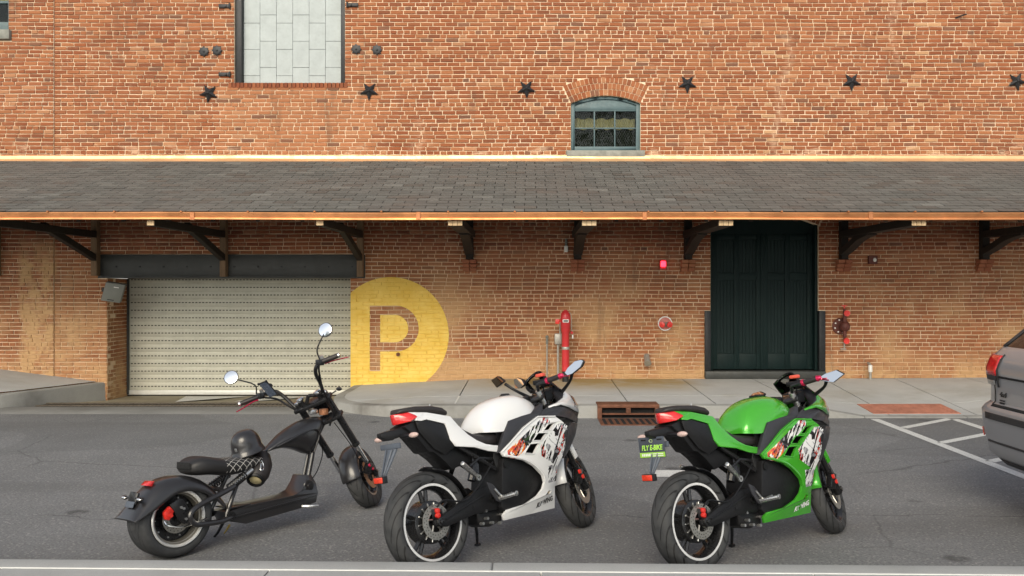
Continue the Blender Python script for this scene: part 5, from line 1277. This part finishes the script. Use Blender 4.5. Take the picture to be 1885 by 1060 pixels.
# ------------------------------------------------------------------ black electric chopper
def quilt():
    m = NT('quilted_seat'); X, Y, Z = m.sep(m.obj())
    k = 17.0
    arc = m.mt('ADD', m.mt('ABSOLUTE', Y), m.mt('SUBTRACT', .58, Z))
    a = m.mt('FRACT', m.mt('MULTIPLY', m.mt('ADD', X, arc), k)); b = m.mt('FRACT', m.mt('MULTIPLY', m.mt('SUBTRACT', X, arc), k))
    ln = m.mt('MAXIMUM', m.mt('LESS_THAN', a, .085), m.mt('LESS_THAN', b, .085))
    ln = m.mt('MULTIPLY', ln, m.mt('MULTIPLY', m.mt('GREATER_THAN', X, .40), m.mt('GREATER_THAN', Z, .49)))
    m.set(Base_Color=m.mix(ln, (.014, .013, .013), (.62, .60, .56)), Roughness=.5)
    m.bump(m.mt('MULTIPLY', ln, -1.0), .6, .006); return m.m
def chopper():
    root, MW = place('chopper_motorcycle', (-2.4016, 5.7097, 0), 50.9, 5); tag(root, 'matte black fat tyre electric chopper with tall handlebars, at left', 'motorcycle')
    rw = wheel(root, 'rear_wheel', (.055, 0, .252), (0, 1, 0), (1, 0, 0), .252, .225, .178, 3, .05, None, wide=True)
    m = MB(); m.lathe([(.187, -.110), (.182, -.117), (.175, -.116), (.166, -.104)], n=56); m.build('chrome_lip', M_lip, rw, smooth=40)
    m = MB(); m.lathe([(.166, -.103), (.160, -.09), (.154, -.088), (.148, -.04)], n=56); m.build('rim_barrel', mat('dull_rim_barrel', (.30, .28, .24), .4, .7, .05, 6, rvar=.02), rw, smooth=40)
    m = MB(); m.lathe([(0, -.03), (.148, -.03), (.152, .03), (0, .03)], n=40); m.build('hub_motor', M_rim, rw, smooth=35)
    for k in range(10):
        t = k * 2 * math.pi / 10; m = MB(); m.disc((.128 * math.cos(t), -.033, .128 * math.sin(t)), (0, 1, 0), .006, .012, 6); m.build('hub_bolt', M_alu, rw)
    m = MB(); m.ring([(.052, -.078), (.098, -.078), (.098, -.083), (.052, -.083)], n=36); m.build('brake_disc', M_disc, rw, smooth=35)
    m = MB()
    for k in range(20):
        for r_ in (.066, .084):
            t = 2 * math.pi * k / 20 + r_ * 8; m.disc((r_ * math.cos(t), -.0835, r_ * math.sin(t)), (0, 1, 0), .0035, .002, 6)
    tag(m.build('drill_hole', M_black, rw, smooth=0, weld=False), kind='stuff')
    hull_obj('rear_caliper', [(-.055, .10, .31), (-.055, .135, .31), (-.015, .10, .345), (-.015, .135, .345), (.015, .10, .31), (.015, .135, .31), (-.02, .10, .255), (-.02, .135, .255), (-.05, .11, .265), (-.05, .13, .265)], M_caliper, root, .006)
    b = SB(); b.tube([(-.03, .137, .318), (-.03, .142, .318)], .012, 12); b.tube([(-.012, .137, .285), (-.012, .142, .285)], .012, 12); b.build('caliper_piston', M_caliper, root)
    b = SB(); b.sheet([(-.02, .142, .355), (.05, .142, .385), (.075, .142, .37), (.125, .142, .285), (.11, .142, .225), (.075, .142, .212), (.03, .142, .25), (.015, .142, .30)], (0, -.014, 0)); b.build('caliper_plate', M_frame, root, bev=.004)
    for x, z in ((.055, .325), (.072, .315), (.085, .245)):
        b = SB(); b.tube([(x, .143, z), (x, .152, z)], .009, 8); b.build('plate_bolt', M_alu, root)
    b = SB(); b.tube([(-.055, .125, .255), (-.035, .14, .225), (.05, .15, .20), (.15, .15, .205), (.24, .14, .22)], .006, 6, 5); b.build('brake_hose', M_chrome, root)
    # rear fender
    cr = [(-.262, .292), (-.205, .362), (-.130, .448), (-.06, .503), (.042, .524), (.142, .515), (.242, .476), (.326, .405), (.395, .30)]
    ed = [(-.255, .285), (-.195, .302), (-.123, .330), (-.034, .380), (.049, .422), (.131, .420), (.225, .39), (.315, .32), (.385, .24)]
    b = SB(); rows = []
    for (cs, cz), (es, ez) in zip(cr, ed):
        row = []
        for j in range(13):
            y = -1 + 2 * j / 12; a = abs(y); t = a ** 3.2
            row.append((cs + (es - cs) * t, .138 * math.copysign(min(1, a * 1.18) ** .9, y) if a else 0, cz + (ez - cz) * t))
        rows.append(row)
    b.grid(rows); b.build('rear_fender', M_satin, root, smooth=80, solid=.006, sub=1)
    hull_obj('tail_light', sym([(-.115, .05, .488), (-.085, .05, .512), (-.06, .045, .512), (-.085, .05, .478)]), M_tail, root, .005)
    hull_obj('plate_bracket', sym([(-.18, .05, .455), (-.165, .05, .45), (-.205, .05, .385), (-.19, .05, .38), (-.195, .02, .465)]), M_frame, root, .004)
    b = SB(); b.box((-.212, 0, .385), (.004, .105, .04), Matrix.Rotation(R(25), 3, 'Y')); b.build('small_plate', M_holder, root, bev=.002)
    for s in (1, -1):
        b = SB(); b.tube([(-.19, .04 * s, .425), (-.19, .075 * s, .422)], .007, 6); b.build('signal_stalk', M_frame, root)
        b = SB(); b.ball((-.195, .10 * s, .42), (.014, .034, .015), 12, 8); b.build('signal_body', M_frame, root)
        b = SB(); b.ball((-.203, .10 * s, .42), (.010, .026, .011), 12, 8); b.build('turn_signal', M_chrome, root)
    # seat
    superloft('seat', [(.155, .575, .535, .07), (.175, .600, .512, .105), (.215, .620, .498, .128), (.26, .627, .494, .142), (.34, .608, .486, .150), (.42, .580, .462, .150), (.52, .577, .455, .140), (.62, .566, .48, .12), (.70, .558, .50, .10), (.775, .545, .52, .06)], quilt(), root, 28, .65, .7, sub=1)
    hull_obj('seat_hollow', sym([(.158, .07, .585), (.150, .06, .55), (.165, .09, .60), (.165, .10, .545), (.18, .05, .53)]), M_black, root, .01)
    # shock absorbers
    for s in (1, -1):
        a = Vector((.62, .10 * s, .478)); c = Vector((.40, .115 * s, .372)); b = SB(); b.tube([a, c], .011, 8); b.tube([a, a.lerp(c, .25)], .018, 10); sh = b.build('shock_absorber', M_alu, root)
        b = SB(); d = (c - a).normalized(); u = d.orthogonal().normalized(); v = d.cross(u); pts = []
        for k in range(90):
            t = k / 89; pts.append(a.lerp(c, .25 + .65 * t) + (u * math.cos(k * .62) + v * math.sin(k * .62)) * .026)
        b.tube(pts, .0052, 5); b.build('spring', M_frame, sh)
        # swingarm loop and struts
        b = SB(); b.tube([(.46, .13 * s, .392), (.37, .135 * s, .365), (.215, .14 * s, .322), (.135, .145 * s, .288), (.115, .146 * s, .245), (.15, .145 * s, .197), (.25, .142 * s, .182), (.351, .135 * s, .176), (.44, .125 * s, .19)], .019, 10, 5); b.build('swingarm', M_satin, root)
        b = SB(); b.tube([(.54, .08 * s, .455), (.50, .085 * s, .384), (.405, .105 * s, .215), (.40, .105 * s, .19)], .015, 10); b.build('seat_strut', M_satin, root)
        b = SB(); b.tube([(.42, .10 * s, .20), (.42, .145 * s, .20)], .026, 14); b.build('swingarm_pivot', M_frame, root)
        b = SB(); b.tube([(1.01, .115 * s, .145), (1.04, .15 * s, .144)], .014, 8); b.tube([(1.025, .15 * s, .144), (1.10, .20 * s, .14)], [.016, .008], 8); b.build('foot_peg', M_alu, root, bev=.002)
    b = SB(); b.tube([(.36, -.13, .385), (.36, .13, .385)], .016, 10); b.build('cross_tube', M_satin, root)
    # footboard / battery deck
    b = SB(); b.sheet([(.405, .112, .222), (.60, .112, .238), (.80, .112, .236), (.946, .112, .236), (1.02, .105, .255), (1.075, .09, .305), (1.118, .07, .352), (1.15, .06, .352), (1.178, .075, .285), (1.175, .1, .214), (1.142, .112, .152), (1.01, .112, .132), (.545, .112, .114), (.437, .112, .15)], (0, -.20, 0)); dk = b.build('footboard', M_satin, root, bev=.012, seg=3)
    b = SB(); b.box((.52, 0, .240), (.16, .20, .01)); b.build('deck_cover', M_satin, root, bev=.003)
    b = SB(); b.box((.80, .116, .19), (.68, .01, .012), Matrix.Rotation(R(-2), 3, 'Y')); b.build('deck_rail', M_satin, root, bev=.003)
    b = SB(); b.lathe([(0, .02), (.016, .02), (.018, .008), (.042, .006), (.046, 0)], (1.10, .088, .278), (0, 1, 0), 24); b.build('neck_boss', M_satin, root)
    for y in (.028, -.028):
        b = SB(); b.tube([(1.14, y, .32), (1.19, y, .48), (1.23, y, .64)], .017, 10); b.build('down_tube', M_satin, root)
    superloft('tank_body', [(.79, .580, .568, .025), (.83, .612, .575, .045), (.88, .648, .584, .062), (.95, .697, .582, .085), (1.04, .740, .555, .10), (1.10, .762, .525, .102), (1.16, .774, .492, .094), (1.20, .779, .54, .088), (1.25, .780, .63, .075), (1.305, .775, .712, .055)], M_satin, root, 24, .9, .75, sub=1)
    b = SB(); b.tube([(.86, .066, .605), (.95, .097, .64), (1.06, .108, .675), (1.18, .098, .69), (1.225, .086, .64), (1.165, .092, .52)], .006, 6, 5); b.build('tank_crease', M_satin, root)
    b = SB(); b.tube([(1.20, 0, .60), (1.295, 0, .73)], .05, 14); b.build('head_tube', M_frame, root)
    # round bag under the seat nose
    b = SB(); b.tube([(.775, -.03, .535), (.74, .02, .485), (.69, .06, .435), (.655, .085, .402)], [.075, .085, .082, .066], 18); bg_ = b.build('speaker_pouch', M_seat, root, bev=.004)
    nx = Vector((-.035, .025, -.033)).normalized()
    b = SB(); b.ring([(.044, .0), (.06, -.01), (.066, .0), (.058, .014), (.046, .012)], Vector((.652, .087, .399)), nx, 24); b.build('speaker_rim', M_plast, bg_)
    b = SB(); b.lathe([(0, .010), (.03, .008), (.045, .0)], Vector((.652, .087, .399)), nx, 24); b.build('speaker_cone', mat('yellowed_cone', (.42, .36, .20), .5), bg_)
    b = SB(); b.tube([(.70, .10, .53), (.705, .112, .50), (.69, .13, .465), (.672, .125, .47), (.69, .105, .51)], .0045, 6, 3); b.build('buckle', M_chrome, bg_)
    # steering
    rk = R(33); ph = R(37); Tp = Vector((1.28, 0, .84)); av = Vector((-math.sin(rk), 0, math.cos(rk))); fp = Vector((math.cos(rk), 0, math.sin(rk))); rv = Vector((0, 1, 0))
    f2 = fp * math.cos(ph) - rv * math.sin(ph); r2 = rv * math.cos(ph) + fp * math.sin(ph)
    S = lambda f_, r_, a_: Tp + f2 * f_ + r2 * r_ + av * a_
    aa = -.735
    fwh = wheel(root, 'front_wheel', S(.03, 0, aa), r2, f2, .245, .122, .165, 3, .04, M_alu, wide=True)
    m = MB(); m.ring([(.06, -.062), (.115, -.062), (.115, -.067), (.06, -.067)], n=36); m.build('brake_disc', mat('bronze_disc', (.55, .34, .22), .35, .8), fwh, smooth=35)
    for s in (1, -1):
        b = SB(); b.tube([S(0, .115 * s, .10), S(0, .115 * s, -.42)], .027, 14); b.build('fork_tube', M_frame, root)
        b = SB(); b.tube([S(0, .115 * s, -.405), S(0, .115 * s, -.43)], .031, 14); b.build('fork_collar', M_frame, root, bev=.003)
        b = SB(); b.tube([S(0, .115 * s, -.43), S(0, .115 * s, -.60)], .018, 12); b.build('fork_slider', M_chrome, root)
        b = SB(); b.tube([S(.03, .112 * s, -.58), S(.03, .112 * s, aa - .03)], .022, 10); b.tube([S(.0, .113 * s, -.585), S(.03, .112 * s, -.6)], .024, 10); b.tube([S(.03, .08 * s, aa), S(.03, .14 * s, aa)], .014, 8); b.build('fork_foot', M_frame, root)
        b = SB(); b.tube([S(.10, .12 * s, .02), S(.12, .16 * s, .02)], .006, 6); b.ball(S(.125, .185 * s, .022), (.014, .034, .016), 12, 8); b.build('front_signal', M_frame, root)
    b = SB(); b.box(S(-.05, .112, aa + .10), (.06, .04, .09), Matrix.Rotation(R(25), 3, 'Y')); b.build('front_caliper', M_frame, root, bev=.008)
    b = SB(); b.tube([S(-.05, .134, aa + .12), S(-.05, .146, aa + .12)], .014, 8); b.tube([S(-.03, .134, aa + .07), S(-.03, .146, aa + .07)], .014, 8); b.build('caliper_bolt', M_anod, root)
    b = SB(); rows = []
    for k in range(12):
        t = R(66 + 84 * k / 11); row = []
        for j in range(9):
            y = -.082 + .164 * j / 8; rr = .275 - .035 * (abs(y) / .082) ** 2.4
            row.append(S(.03 + rr * math.cos(t), y, aa + rr * math.sin(t)))
        rows.append(row)
    b.grid(rows); b.build('front_fender', M_satin, root, smooth=80, solid=.006, sub=1)
    for a_ in (.045, -.13):
        b = SB(); b.sheet([S(-.055, -.155, a_), S(.02, -.16, a_), S(.06, -.06, a_), S(.06, .06, a_), S(.02, .16, a_), S(-.055, .155, a_), S(-.07, .05, a_), S(-.07, -.05, a_)], av * .028); b.build('triple_clamp', M_frame, root, bev=.006)
    for s in (1, -1):
        b = SB(); b.tube([S(-.015, .075 * s, .07), S(-.015, .075 * s, .13)], .018, 10); b.build('bar_riser', M_frame, root)
        b = SB(); b.box(S(-.015, .075 * s, .128), (.05, .04, .03), Matrix.Rotation(-rk, 3, 'Y')); b.build('bar_clamp', M_chrome, root, bev=.008)
        b = SB(); b.tube([S(0, .115 * s, .09), S(0, .115 * s, .115)], .024, 12); b.build('fork_cap', M_chrome, root, bev=.004)
    b = SB(); b.lathe([(0, .09), (.03, .085), (.06, .05), (.075, 0), (.07, -.008), (0, -.01)], S(.11, 0, -.05), f2, 24); b.build('headlight', M_frame, root)
    b = SB(); b.box(S(.0, .03, -.05), (.05, .06, .05)); b.build('lock_housing', mat('copper_lock', (.65, .30, .16), .4, .5), root, bev=.008)
    b = SB(); b.box(S(-.03, -.03, .0), (.06, .05, .04)); b.build('junction_box', M_alu, root, bev=.008)
    # tall bars
    RB = [S(-.015, .0, .132), (1.275, .06, .945), (1.27, .095, .965), (1.19, .175, 1.04), (1.105, .245, 1.105), (1.082, .275, 1.155), (1.10, .30, 1.193), (1.15, .36, 1.222)]
    LB = [S(-.015, .0, .132), (1.205, -.055, .85), (1.165, -.11, .86), (1.138, -.2, .935), (1.105, -.27, .988), (1.05, -.305, .985), (.988, -.335, .963), (.90, -.405, .925)]
    b = SB(); b.tube(RB, .0145, 10, 6); b.build('handlebar', M_frame, root)
    b = SB(); b.tube(LB, .0145, 10, 6); b.build('handlebar', M_frame, root)
    b = SB(); b.tube([(1.10, .29, 1.19), (1.13, .25, 1.12), (1.19, .20, 1.0), (1.28, .14, .90), (1.34, .12, .80), (1.33, .08, .70)], .0075, 6, 6); b.build('cable', M_plast, root)
    b = SB(); b.tube([(1.02, -.30, .95), (1.09, -.24, .93), (1.15, -.15, .86), (1.22, -.08, .80), (1.30, -.05, .72)], .0085, 6, 6); b.build('cable', M_plast, root)
    b = SB(); b.tube([(1.36, .10, .72), (1.45, .16, .55), (1.56, .13, .40), (1.62, .12, .30)], .004, 6, 6); b.build('brake_hose', M_plast, root)
    b = SB(); b.tube([(1.33, -.06, .60), (1.37, -.08, .48), (1.30, -.06, .36), (1.20, 0, .31)], .004, 6, 6); b.build('wire', M_plast, root)
    for g0, g1 in (((1.115, .318, 1.203), (1.19, .402, 1.238)), ((.985, -.342, .958), (.885, -.42, .918))):
        g0 = Vector(g0); g1 = Vector(g1)
        b = SB(); b.tube([g0, g1], .0185, 12); b.build('grip', M_seat, root)
        b = SB(); b.tube([g1, g1 + (g1 - g0).normalized() * .018], .0195, 12); b.build('bar_end', M_chrome, root, bev=.003)
        b = SB(); b.box(g0 - (g1 - g0).normalized() * .022, (.05, .05, .045)); b.build('switch_box', M_frame, root, bev=.008)
        b = SB(); b.tube([g0 - (g1 - g0).normalized() * .02 + Vector((.03, 0, -.01)), g0 - (g1 - g0).normalized() * .02 + Vector((.01, .0, .05))], .016, 8); b.build('master_cylinder', M_alu, root)
    for pts in ([(1.14, .31, 1.185), (1.18, .34, 1.20), (1.225, .39, 1.212), (1.268, .43, 1.222)], [(.985, -.335, .935), (.95, -.362, .922), (.89, -.39, .885), (.837, -.41, .858)]):
        b = SB(); b.tube(pts, [.011, .009, .009, .007], 8, 4, .55); b.build('brake_lever', M_anod, root)
    # round mirrors
    for c, stem, nrm_ in (((1.145, .33, 1.436), [(1.105, .30, 1.215), (1.085, .298, 1.29), (1.12, .325, 1.385)], (-.86, .42, .28)), ((.80, -.40, 1.127), [(.955, -.31, .985), (.94, -.305, 1.055), (.84, -.365, 1.103)], (-.75, .60, .42))):
        c = Vector(c); n_ = Vector(nrm_).normalized()
        b = SB(); b.lathe([(.050, .002), (.056, 0), (.054, -.014), (.03, -.026), (0, -.03)], c, n_, 28); mo = b.build('mirror', M_frame, root)
        b = SB(); b.lathe([(0, .006), (.03, .005), (.051, .002)], c, n_, 28); b.build('mirror_glass', M_mirror, mo, smooth=80)
        b = SB(); b.tube(stem + [c - n_ * .02], .0055, 8, 4); b.build('mirror_stem', M_frame, mo)
    b = SB(); b.tube([(.47, -.06, .12), (.47, -.13, .05), (.465, -.17, .018)], [.012, .01, .009], 8); b.build('kickstand', M_frame, root)
    b = SB(); b.tube([(.485, .0, .11), (.475, -.03, .07), (.470, -.05, .05)], [.008, .006, .005], 6); b.build('stand_spring', mat('yellow_tab', (.35, .26, .05), .5), root)
    # things carried by the chopper
    h = empty('helmet'); h.matrix_world = MW @ Matrix.Translation(BIKE_T(Vector((.650, .01, .604)))) @ Matrix.Rotation(R(-14), 4, 'Y')
    tag(h, 'black half shell helmet resting on the chopper seat', 'helmet')
    m = MB(); rows = []
    for k in range(11):
        t = k / 10; row = []
        for j in range(33):
            a = 2 * math.pi * j / 32
            if k < 8: u = k / 7 * math.pi / 2; rr = math.sin(u) ** .72; zz_ = .128 * math.cos(u) ** .9 if u < 1.57 else 0
            else: rr = 1.0 + (.05, .14, .18)[k - 8] * (1 + .5 * (-math.cos(a)) * 0.4); zz_ = (-.012, -.03, -.036)[k - 8]
            row.append((.108 * rr * math.cos(a), .098 * rr * math.sin(a), .022 + zz_))
        rows.append(row)
    m.grid(rows); m.build('shell', M_satin, h, smooth=80, solid=.005)
    m = MB(); m.tube([(.121 * math.cos(a), .11 * math.sin(a), -.014) for a in [2 * math.pi * k / 32 for k in range(33)]], .0045, 6); m.build('edge_trim', M_plast, h)
    m = MB(); m.box((-.105, -.03, .045), (.008, .022, .026)); m.build('badge', M_alu, h, bev=.003)
    pc = [Vector(p) for p in ((.921, -.225, 1.063), (.942, -.155, 1.082), (1.039, -.155, .969), (1.012, -.225, .945))]
    ph_ = empty('smartphone'); ph_.matrix_world = MW.copy(); tag(ph_, 'dark smartphone clamped on the left handlebar of the chopper', 'phone')
    c = sum(pc, Vector()) / 4; nn = (pc[1] - pc[0]).cross(pc[2] - pc[1]).normalized()
    if nn.x > 0: nn = -nn
    pc = [c + (p - c) - nn * (p - c).dot(nn) for p in pc]
    b = SB(); b.sheet(pc, -nn * .012); b.build('case', M_plast, ph_, bev=.004)
    b = SB(); b.sheet([c + (p - c) * .92 + nn * .0015 for p in pc], -nn * .001); b.build('screen', mat('phone_screen', (.075, .095, .135), .25, 0, .05, coat=.5), ph_, smooth=0)
    for p in pc:
        b = SB(); b.ball(c + (p - c) * .97, (.011, .011, .011), 8, 6); b.build('mount_claw', M_plast, ph_)
    b = SB(); b.tube([c - nn * .012, c - nn * .05], .02, 10); b.build('mount_arm', M_plast, ph_)
    return root, MW
chopper()

# ------------------------------------------------------------------ parked grey car at the right edge
def suv():
    root, MW = place('parked_car', (3.655, 6.24, 0), 1, 0); tag(root, 'grey sport utility car, only its left rear corner in view', 'car')
    paint = pearl('grey_car_paint', (.29, .29, .30), .15, .3)
    darkp = mat('dark_bumper_plastic', (.03, .03, .032), .6, 0, .15, 20)
    gl = NT('tinted_glass').set(Base_Color=(.02, .018, .016), Roughness=.05, Metallic=0.0).m
    def rear(z):     # rear profile, forward offset of the tail at height z
        T_ = [(.36, .16), (.46, .05), (.57, .03), (.70, .005), (.80, 0), (.835, .03), (.86, .075), (.98, .075), (1.12, .05), (1.22, .085), (1.30, .165), (1.45, .33), (1.60, .50), (1.70, .68), (1.75, 1.0)]
        for (a, b), (c, d) in zip(T_, T_[1:]):
            if z <= c: return b + (d - b) * (z - a) / (c - a)
        return T_[-1][1]
    def front(z):
        T_ = [(.36, 4.55), (.55, 4.78), (.75, 4.80), (.95, 4.68), (1.05, 4.35), (1.13, 3.75), (1.30, 3.40), (1.45, 3.10), (1.60, 2.80), (1.70, 2.5), (1.75, 2.1)]
        for (a, b), (c, d) in zip(T_, T_[1:]):
            if z <= c: return b + (d - b) * (z - a) / (c - a)
        return T_[-1][1]
    def half(z):
        T_ = [(.36, .88), (.50, .95), (.80, .965), (1.05, .955), (1.22, .93), (1.30, .90), (1.45, .85), (1.60, .79), (1.70, .70), (1.75, .5)]
        for (a, b), (c, d) in zip(T_, T_[1:]):
            if z <= c: return b + (d - b) * (z - a) / (c - a)
        return T_[-1][1]
    def surf(z, f, off=0):      # point on the tail surface, f = side fraction (-1 left .. 1 right)
        sr, sf, hw = rear(z), front(z), half(z); a = (sf - sr) / 2; s = sr + a - (a + off) * max(0, 1 - abs(f) ** 12) ** (1 / 12)
        return (s, f * (hw + off), z)
    def ringz(z, n=96):
        sr, sf, hw = rear(z), front(z), half(z); a = (sf - sr) / 2; out = []
        for k in range(n):
            t = 2 * math.pi * k / n + .0001; ct, st_ = math.cos(t), math.sin(t); e = 2 / 12
            out.append((sr + a + a * math.copysign(abs(ct) ** e, ct), hw * math.copysign(abs(st_) ** e, st_), z))
        return out
    lev = [.36, .40, .46, .52, .57, .64, .70, .76, .80, .82, .835, .86, .90, .98, 1.05, 1.12, 1.18, 1.22, 1.27, 1.30]
    b = SB(); b.loft([ringz(z) for z in lev]); b.build('body', paint, root, smooth=50)
    b = SB(); b.loft([ringz(z) for z in (1.301, 1.35, 1.45, 1.55, 1.60)], cap=False); b.build('window_glass', gl, root, smooth=50)
    b = SB(); b.loft([ringz(z) for z in (1.601, 1.65, 1.70, 1.73, 1.75)]); b.build('roof', paint, root, smooth=50)
    def patch(name, z0, z1, f0, f1, mt_, off=.008, nz=6, nf=10, par=root, fl=None):
        b = SB(); rows = [[surf(z0 + (z1 - z0) * i / nz, f0 + (f1 - f0) * j / nf, off) for j in range(nf + 1)] for i in range(nz + 1)]
        b.grid(rows); return b.build(name, mt_, par, smooth=60, solid=.006)
    for s in (-1, 1):
        lamp = patch('tail_light', 1.075, 1.235, .66 * s, .95 * s, M_tail, .012)
        patch('reversing_lens', 1.035, 1.075, .67 * s, .94 * s, darkp, .012, par=lamp)
        patch('white_lens', 1.00, 1.035, .70 * s, .90 * s, M_alu, .012, par=lamp)
        patch('lamp_surround', .985, 1.245, .645 * s, .662 * s, darkp, .010, par=lamp)
        patch('bumper_reflector', .575, .64, .86 * s, .92 * s, M_refl, .008)
        patch('rear_pillar', 1.302, 1.60, .80 * s, .90 * s, darkp, .006)
    patch('tailgate_gap', 1.06, 1.075, -.645, .645, M_black, .004)
    patch('tailgate_gap', .835, .848, -.70, .70, M_black, .005)
    patch('bumper_pad', .735, .785, -.72, .72, darkp, .010)
    patch('bumper_gap', .545, .56, -.95, .95, darkp, .004)
    patch('lower_bumper', .37, .41, -.90, .90, darkp, .010)
    b = SB(); b.tube([surf(z, -.72, .006) for z in (1.02, .95, .90, .865, .85)] + [surf(.84, -.69, .006)], .004, 6, 3); b.build('tailgate_seam', M_black, root)
    # emblem on the tailgate
    t = text_mesh('emblem', '4x4', M_iron, Matrix.Identity(4), root, .055, .15, .003, 1.1)
    for v in t.data.vertices:
        p = surf(.93 + v.co.y, -.60 + v.co.x / .95, .006 + v.co.z); v.co = BIKE_T(Vector(p))
    for dz in (.885, .865): patch('emblem_line', dz - .006, dz + .004, -.645, -.575, M_iron, .006, 1, 4)
    for x in (.95, 3.75):
        for s in (-1, 1):
            wheel(root, 'wheel', (x, .84 * s, .37), (0, 1, 0), (1, 0, 0), .37, .24, .25, 5, .07)
            b = SB(); b.lathe([(.42, -.02), (.40, .0), (.0, .002)], (x, (half(.5) - .03) * s, .40), (0, s, 0), 32); b.build('wheel_arch', M_black, root)
    hull_obj('underbody', sym([(.4, .8, .40), (4.4, .8, .40), (.5, .75, .26), (4.3, .75, .26)]), M_black, root)
    return root
suv()

# ------------------------------------------------------------------ street trees behind the viewer (they show in the mirrors and paint)
def leaf_mat():
    m = NT('tree_leaf'); n = m.noise(m.pos(), 1.3, 3)
    m.set(Base_Color=m.mix(m.rng(n, .3, .7), (.055, .10, .022), (.12, .17, .045)), Roughness=.6); return m.m
M_leaf = leaf_mat(); M_bark = mat('tree_bark', (.11, .085, .06), .9, 0, .3, 6, .5, 20)
def tree():
    rnd = random.Random(3); root = empty('street_tree')
    m = MB(); m.tube([(0, 0, 0), (.05, .02, 1.5), (-.05, .05, 3.2), (.1, 0, 5.2), (0, .1, 7)], [.22, .17, .14, .09, .03], 10, 4)
    for k in range(9):
        a = k * 2.4; z = 2.6 + k * .42; l = 2.4 - k * .12
        m.tube([(0, 0, z), (math.cos(a) * l * .5, math.sin(a) * l * .5, z + .7), (math.cos(a) * l, math.sin(a) * l, z + 1.5)], [.08, .05, .02], 6, 3)
    m.build('trunk', M_bark, root)
    m = MB()
    for c in range(60):
        u = rnd.random() ** .4; a = rnd.uniform(0, 6.28); h = rnd.uniform(-1, 1); rr = math.sqrt(1 - h * h)
        cx, cy, cz = 2.7 * u * rr * math.cos(a), 2.7 * u * rr * math.sin(a), 5.6 + 2.6 * u * h
        for l in range(55):
            p = Vector((cx + rnd.gauss(0, .38), cy + rnd.gauss(0, .38), cz + rnd.gauss(0, .32)))
            d = Vector((rnd.uniform(-1, 1), rnd.uniform(-1, 1), rnd.uniform(-1, 1))).normalized(); e = d.orthogonal().normalized(); s_ = rnd.uniform(.07, .14)
            m.add([p - d * s_, p + e * s_ * .5, p + d * s_, p - e * s_ * .5], [(0, 1, 2, 3)])
    tag(m.build('crown', M_leaf, root, smooth=0, weld=False), kind='stuff'); return root
T0 = tree()
ords = ('first', 'second', 'third', 'fourth', 'fifth', 'sixth', 'seventh', 'eighth', 'ninth')
spots = [((-21 + k * 5.2 + .7 * math.sin(k * 2.3), -9.5 - 1.2 * math.cos(k * 1.7), .15), ords[k] + ' leafy street tree from the left in the row behind the viewer') for k in range(9)]
for k, (p, l) in enumerate(spots):
    if k == 0: r = T0
    else:
        r = T0.copy(); COL.objects.link(r)
        for ch in T0.children: c = ch.copy(); COL.objects.link(c); c.parent = r
    r.location = p; r.rotation_euler = (0, 0, k * 2.1); r.scale = (1.0 + .12 * (k % 3),) * 3
    tag(r, l, 'tree', 'street trees behind the viewer')
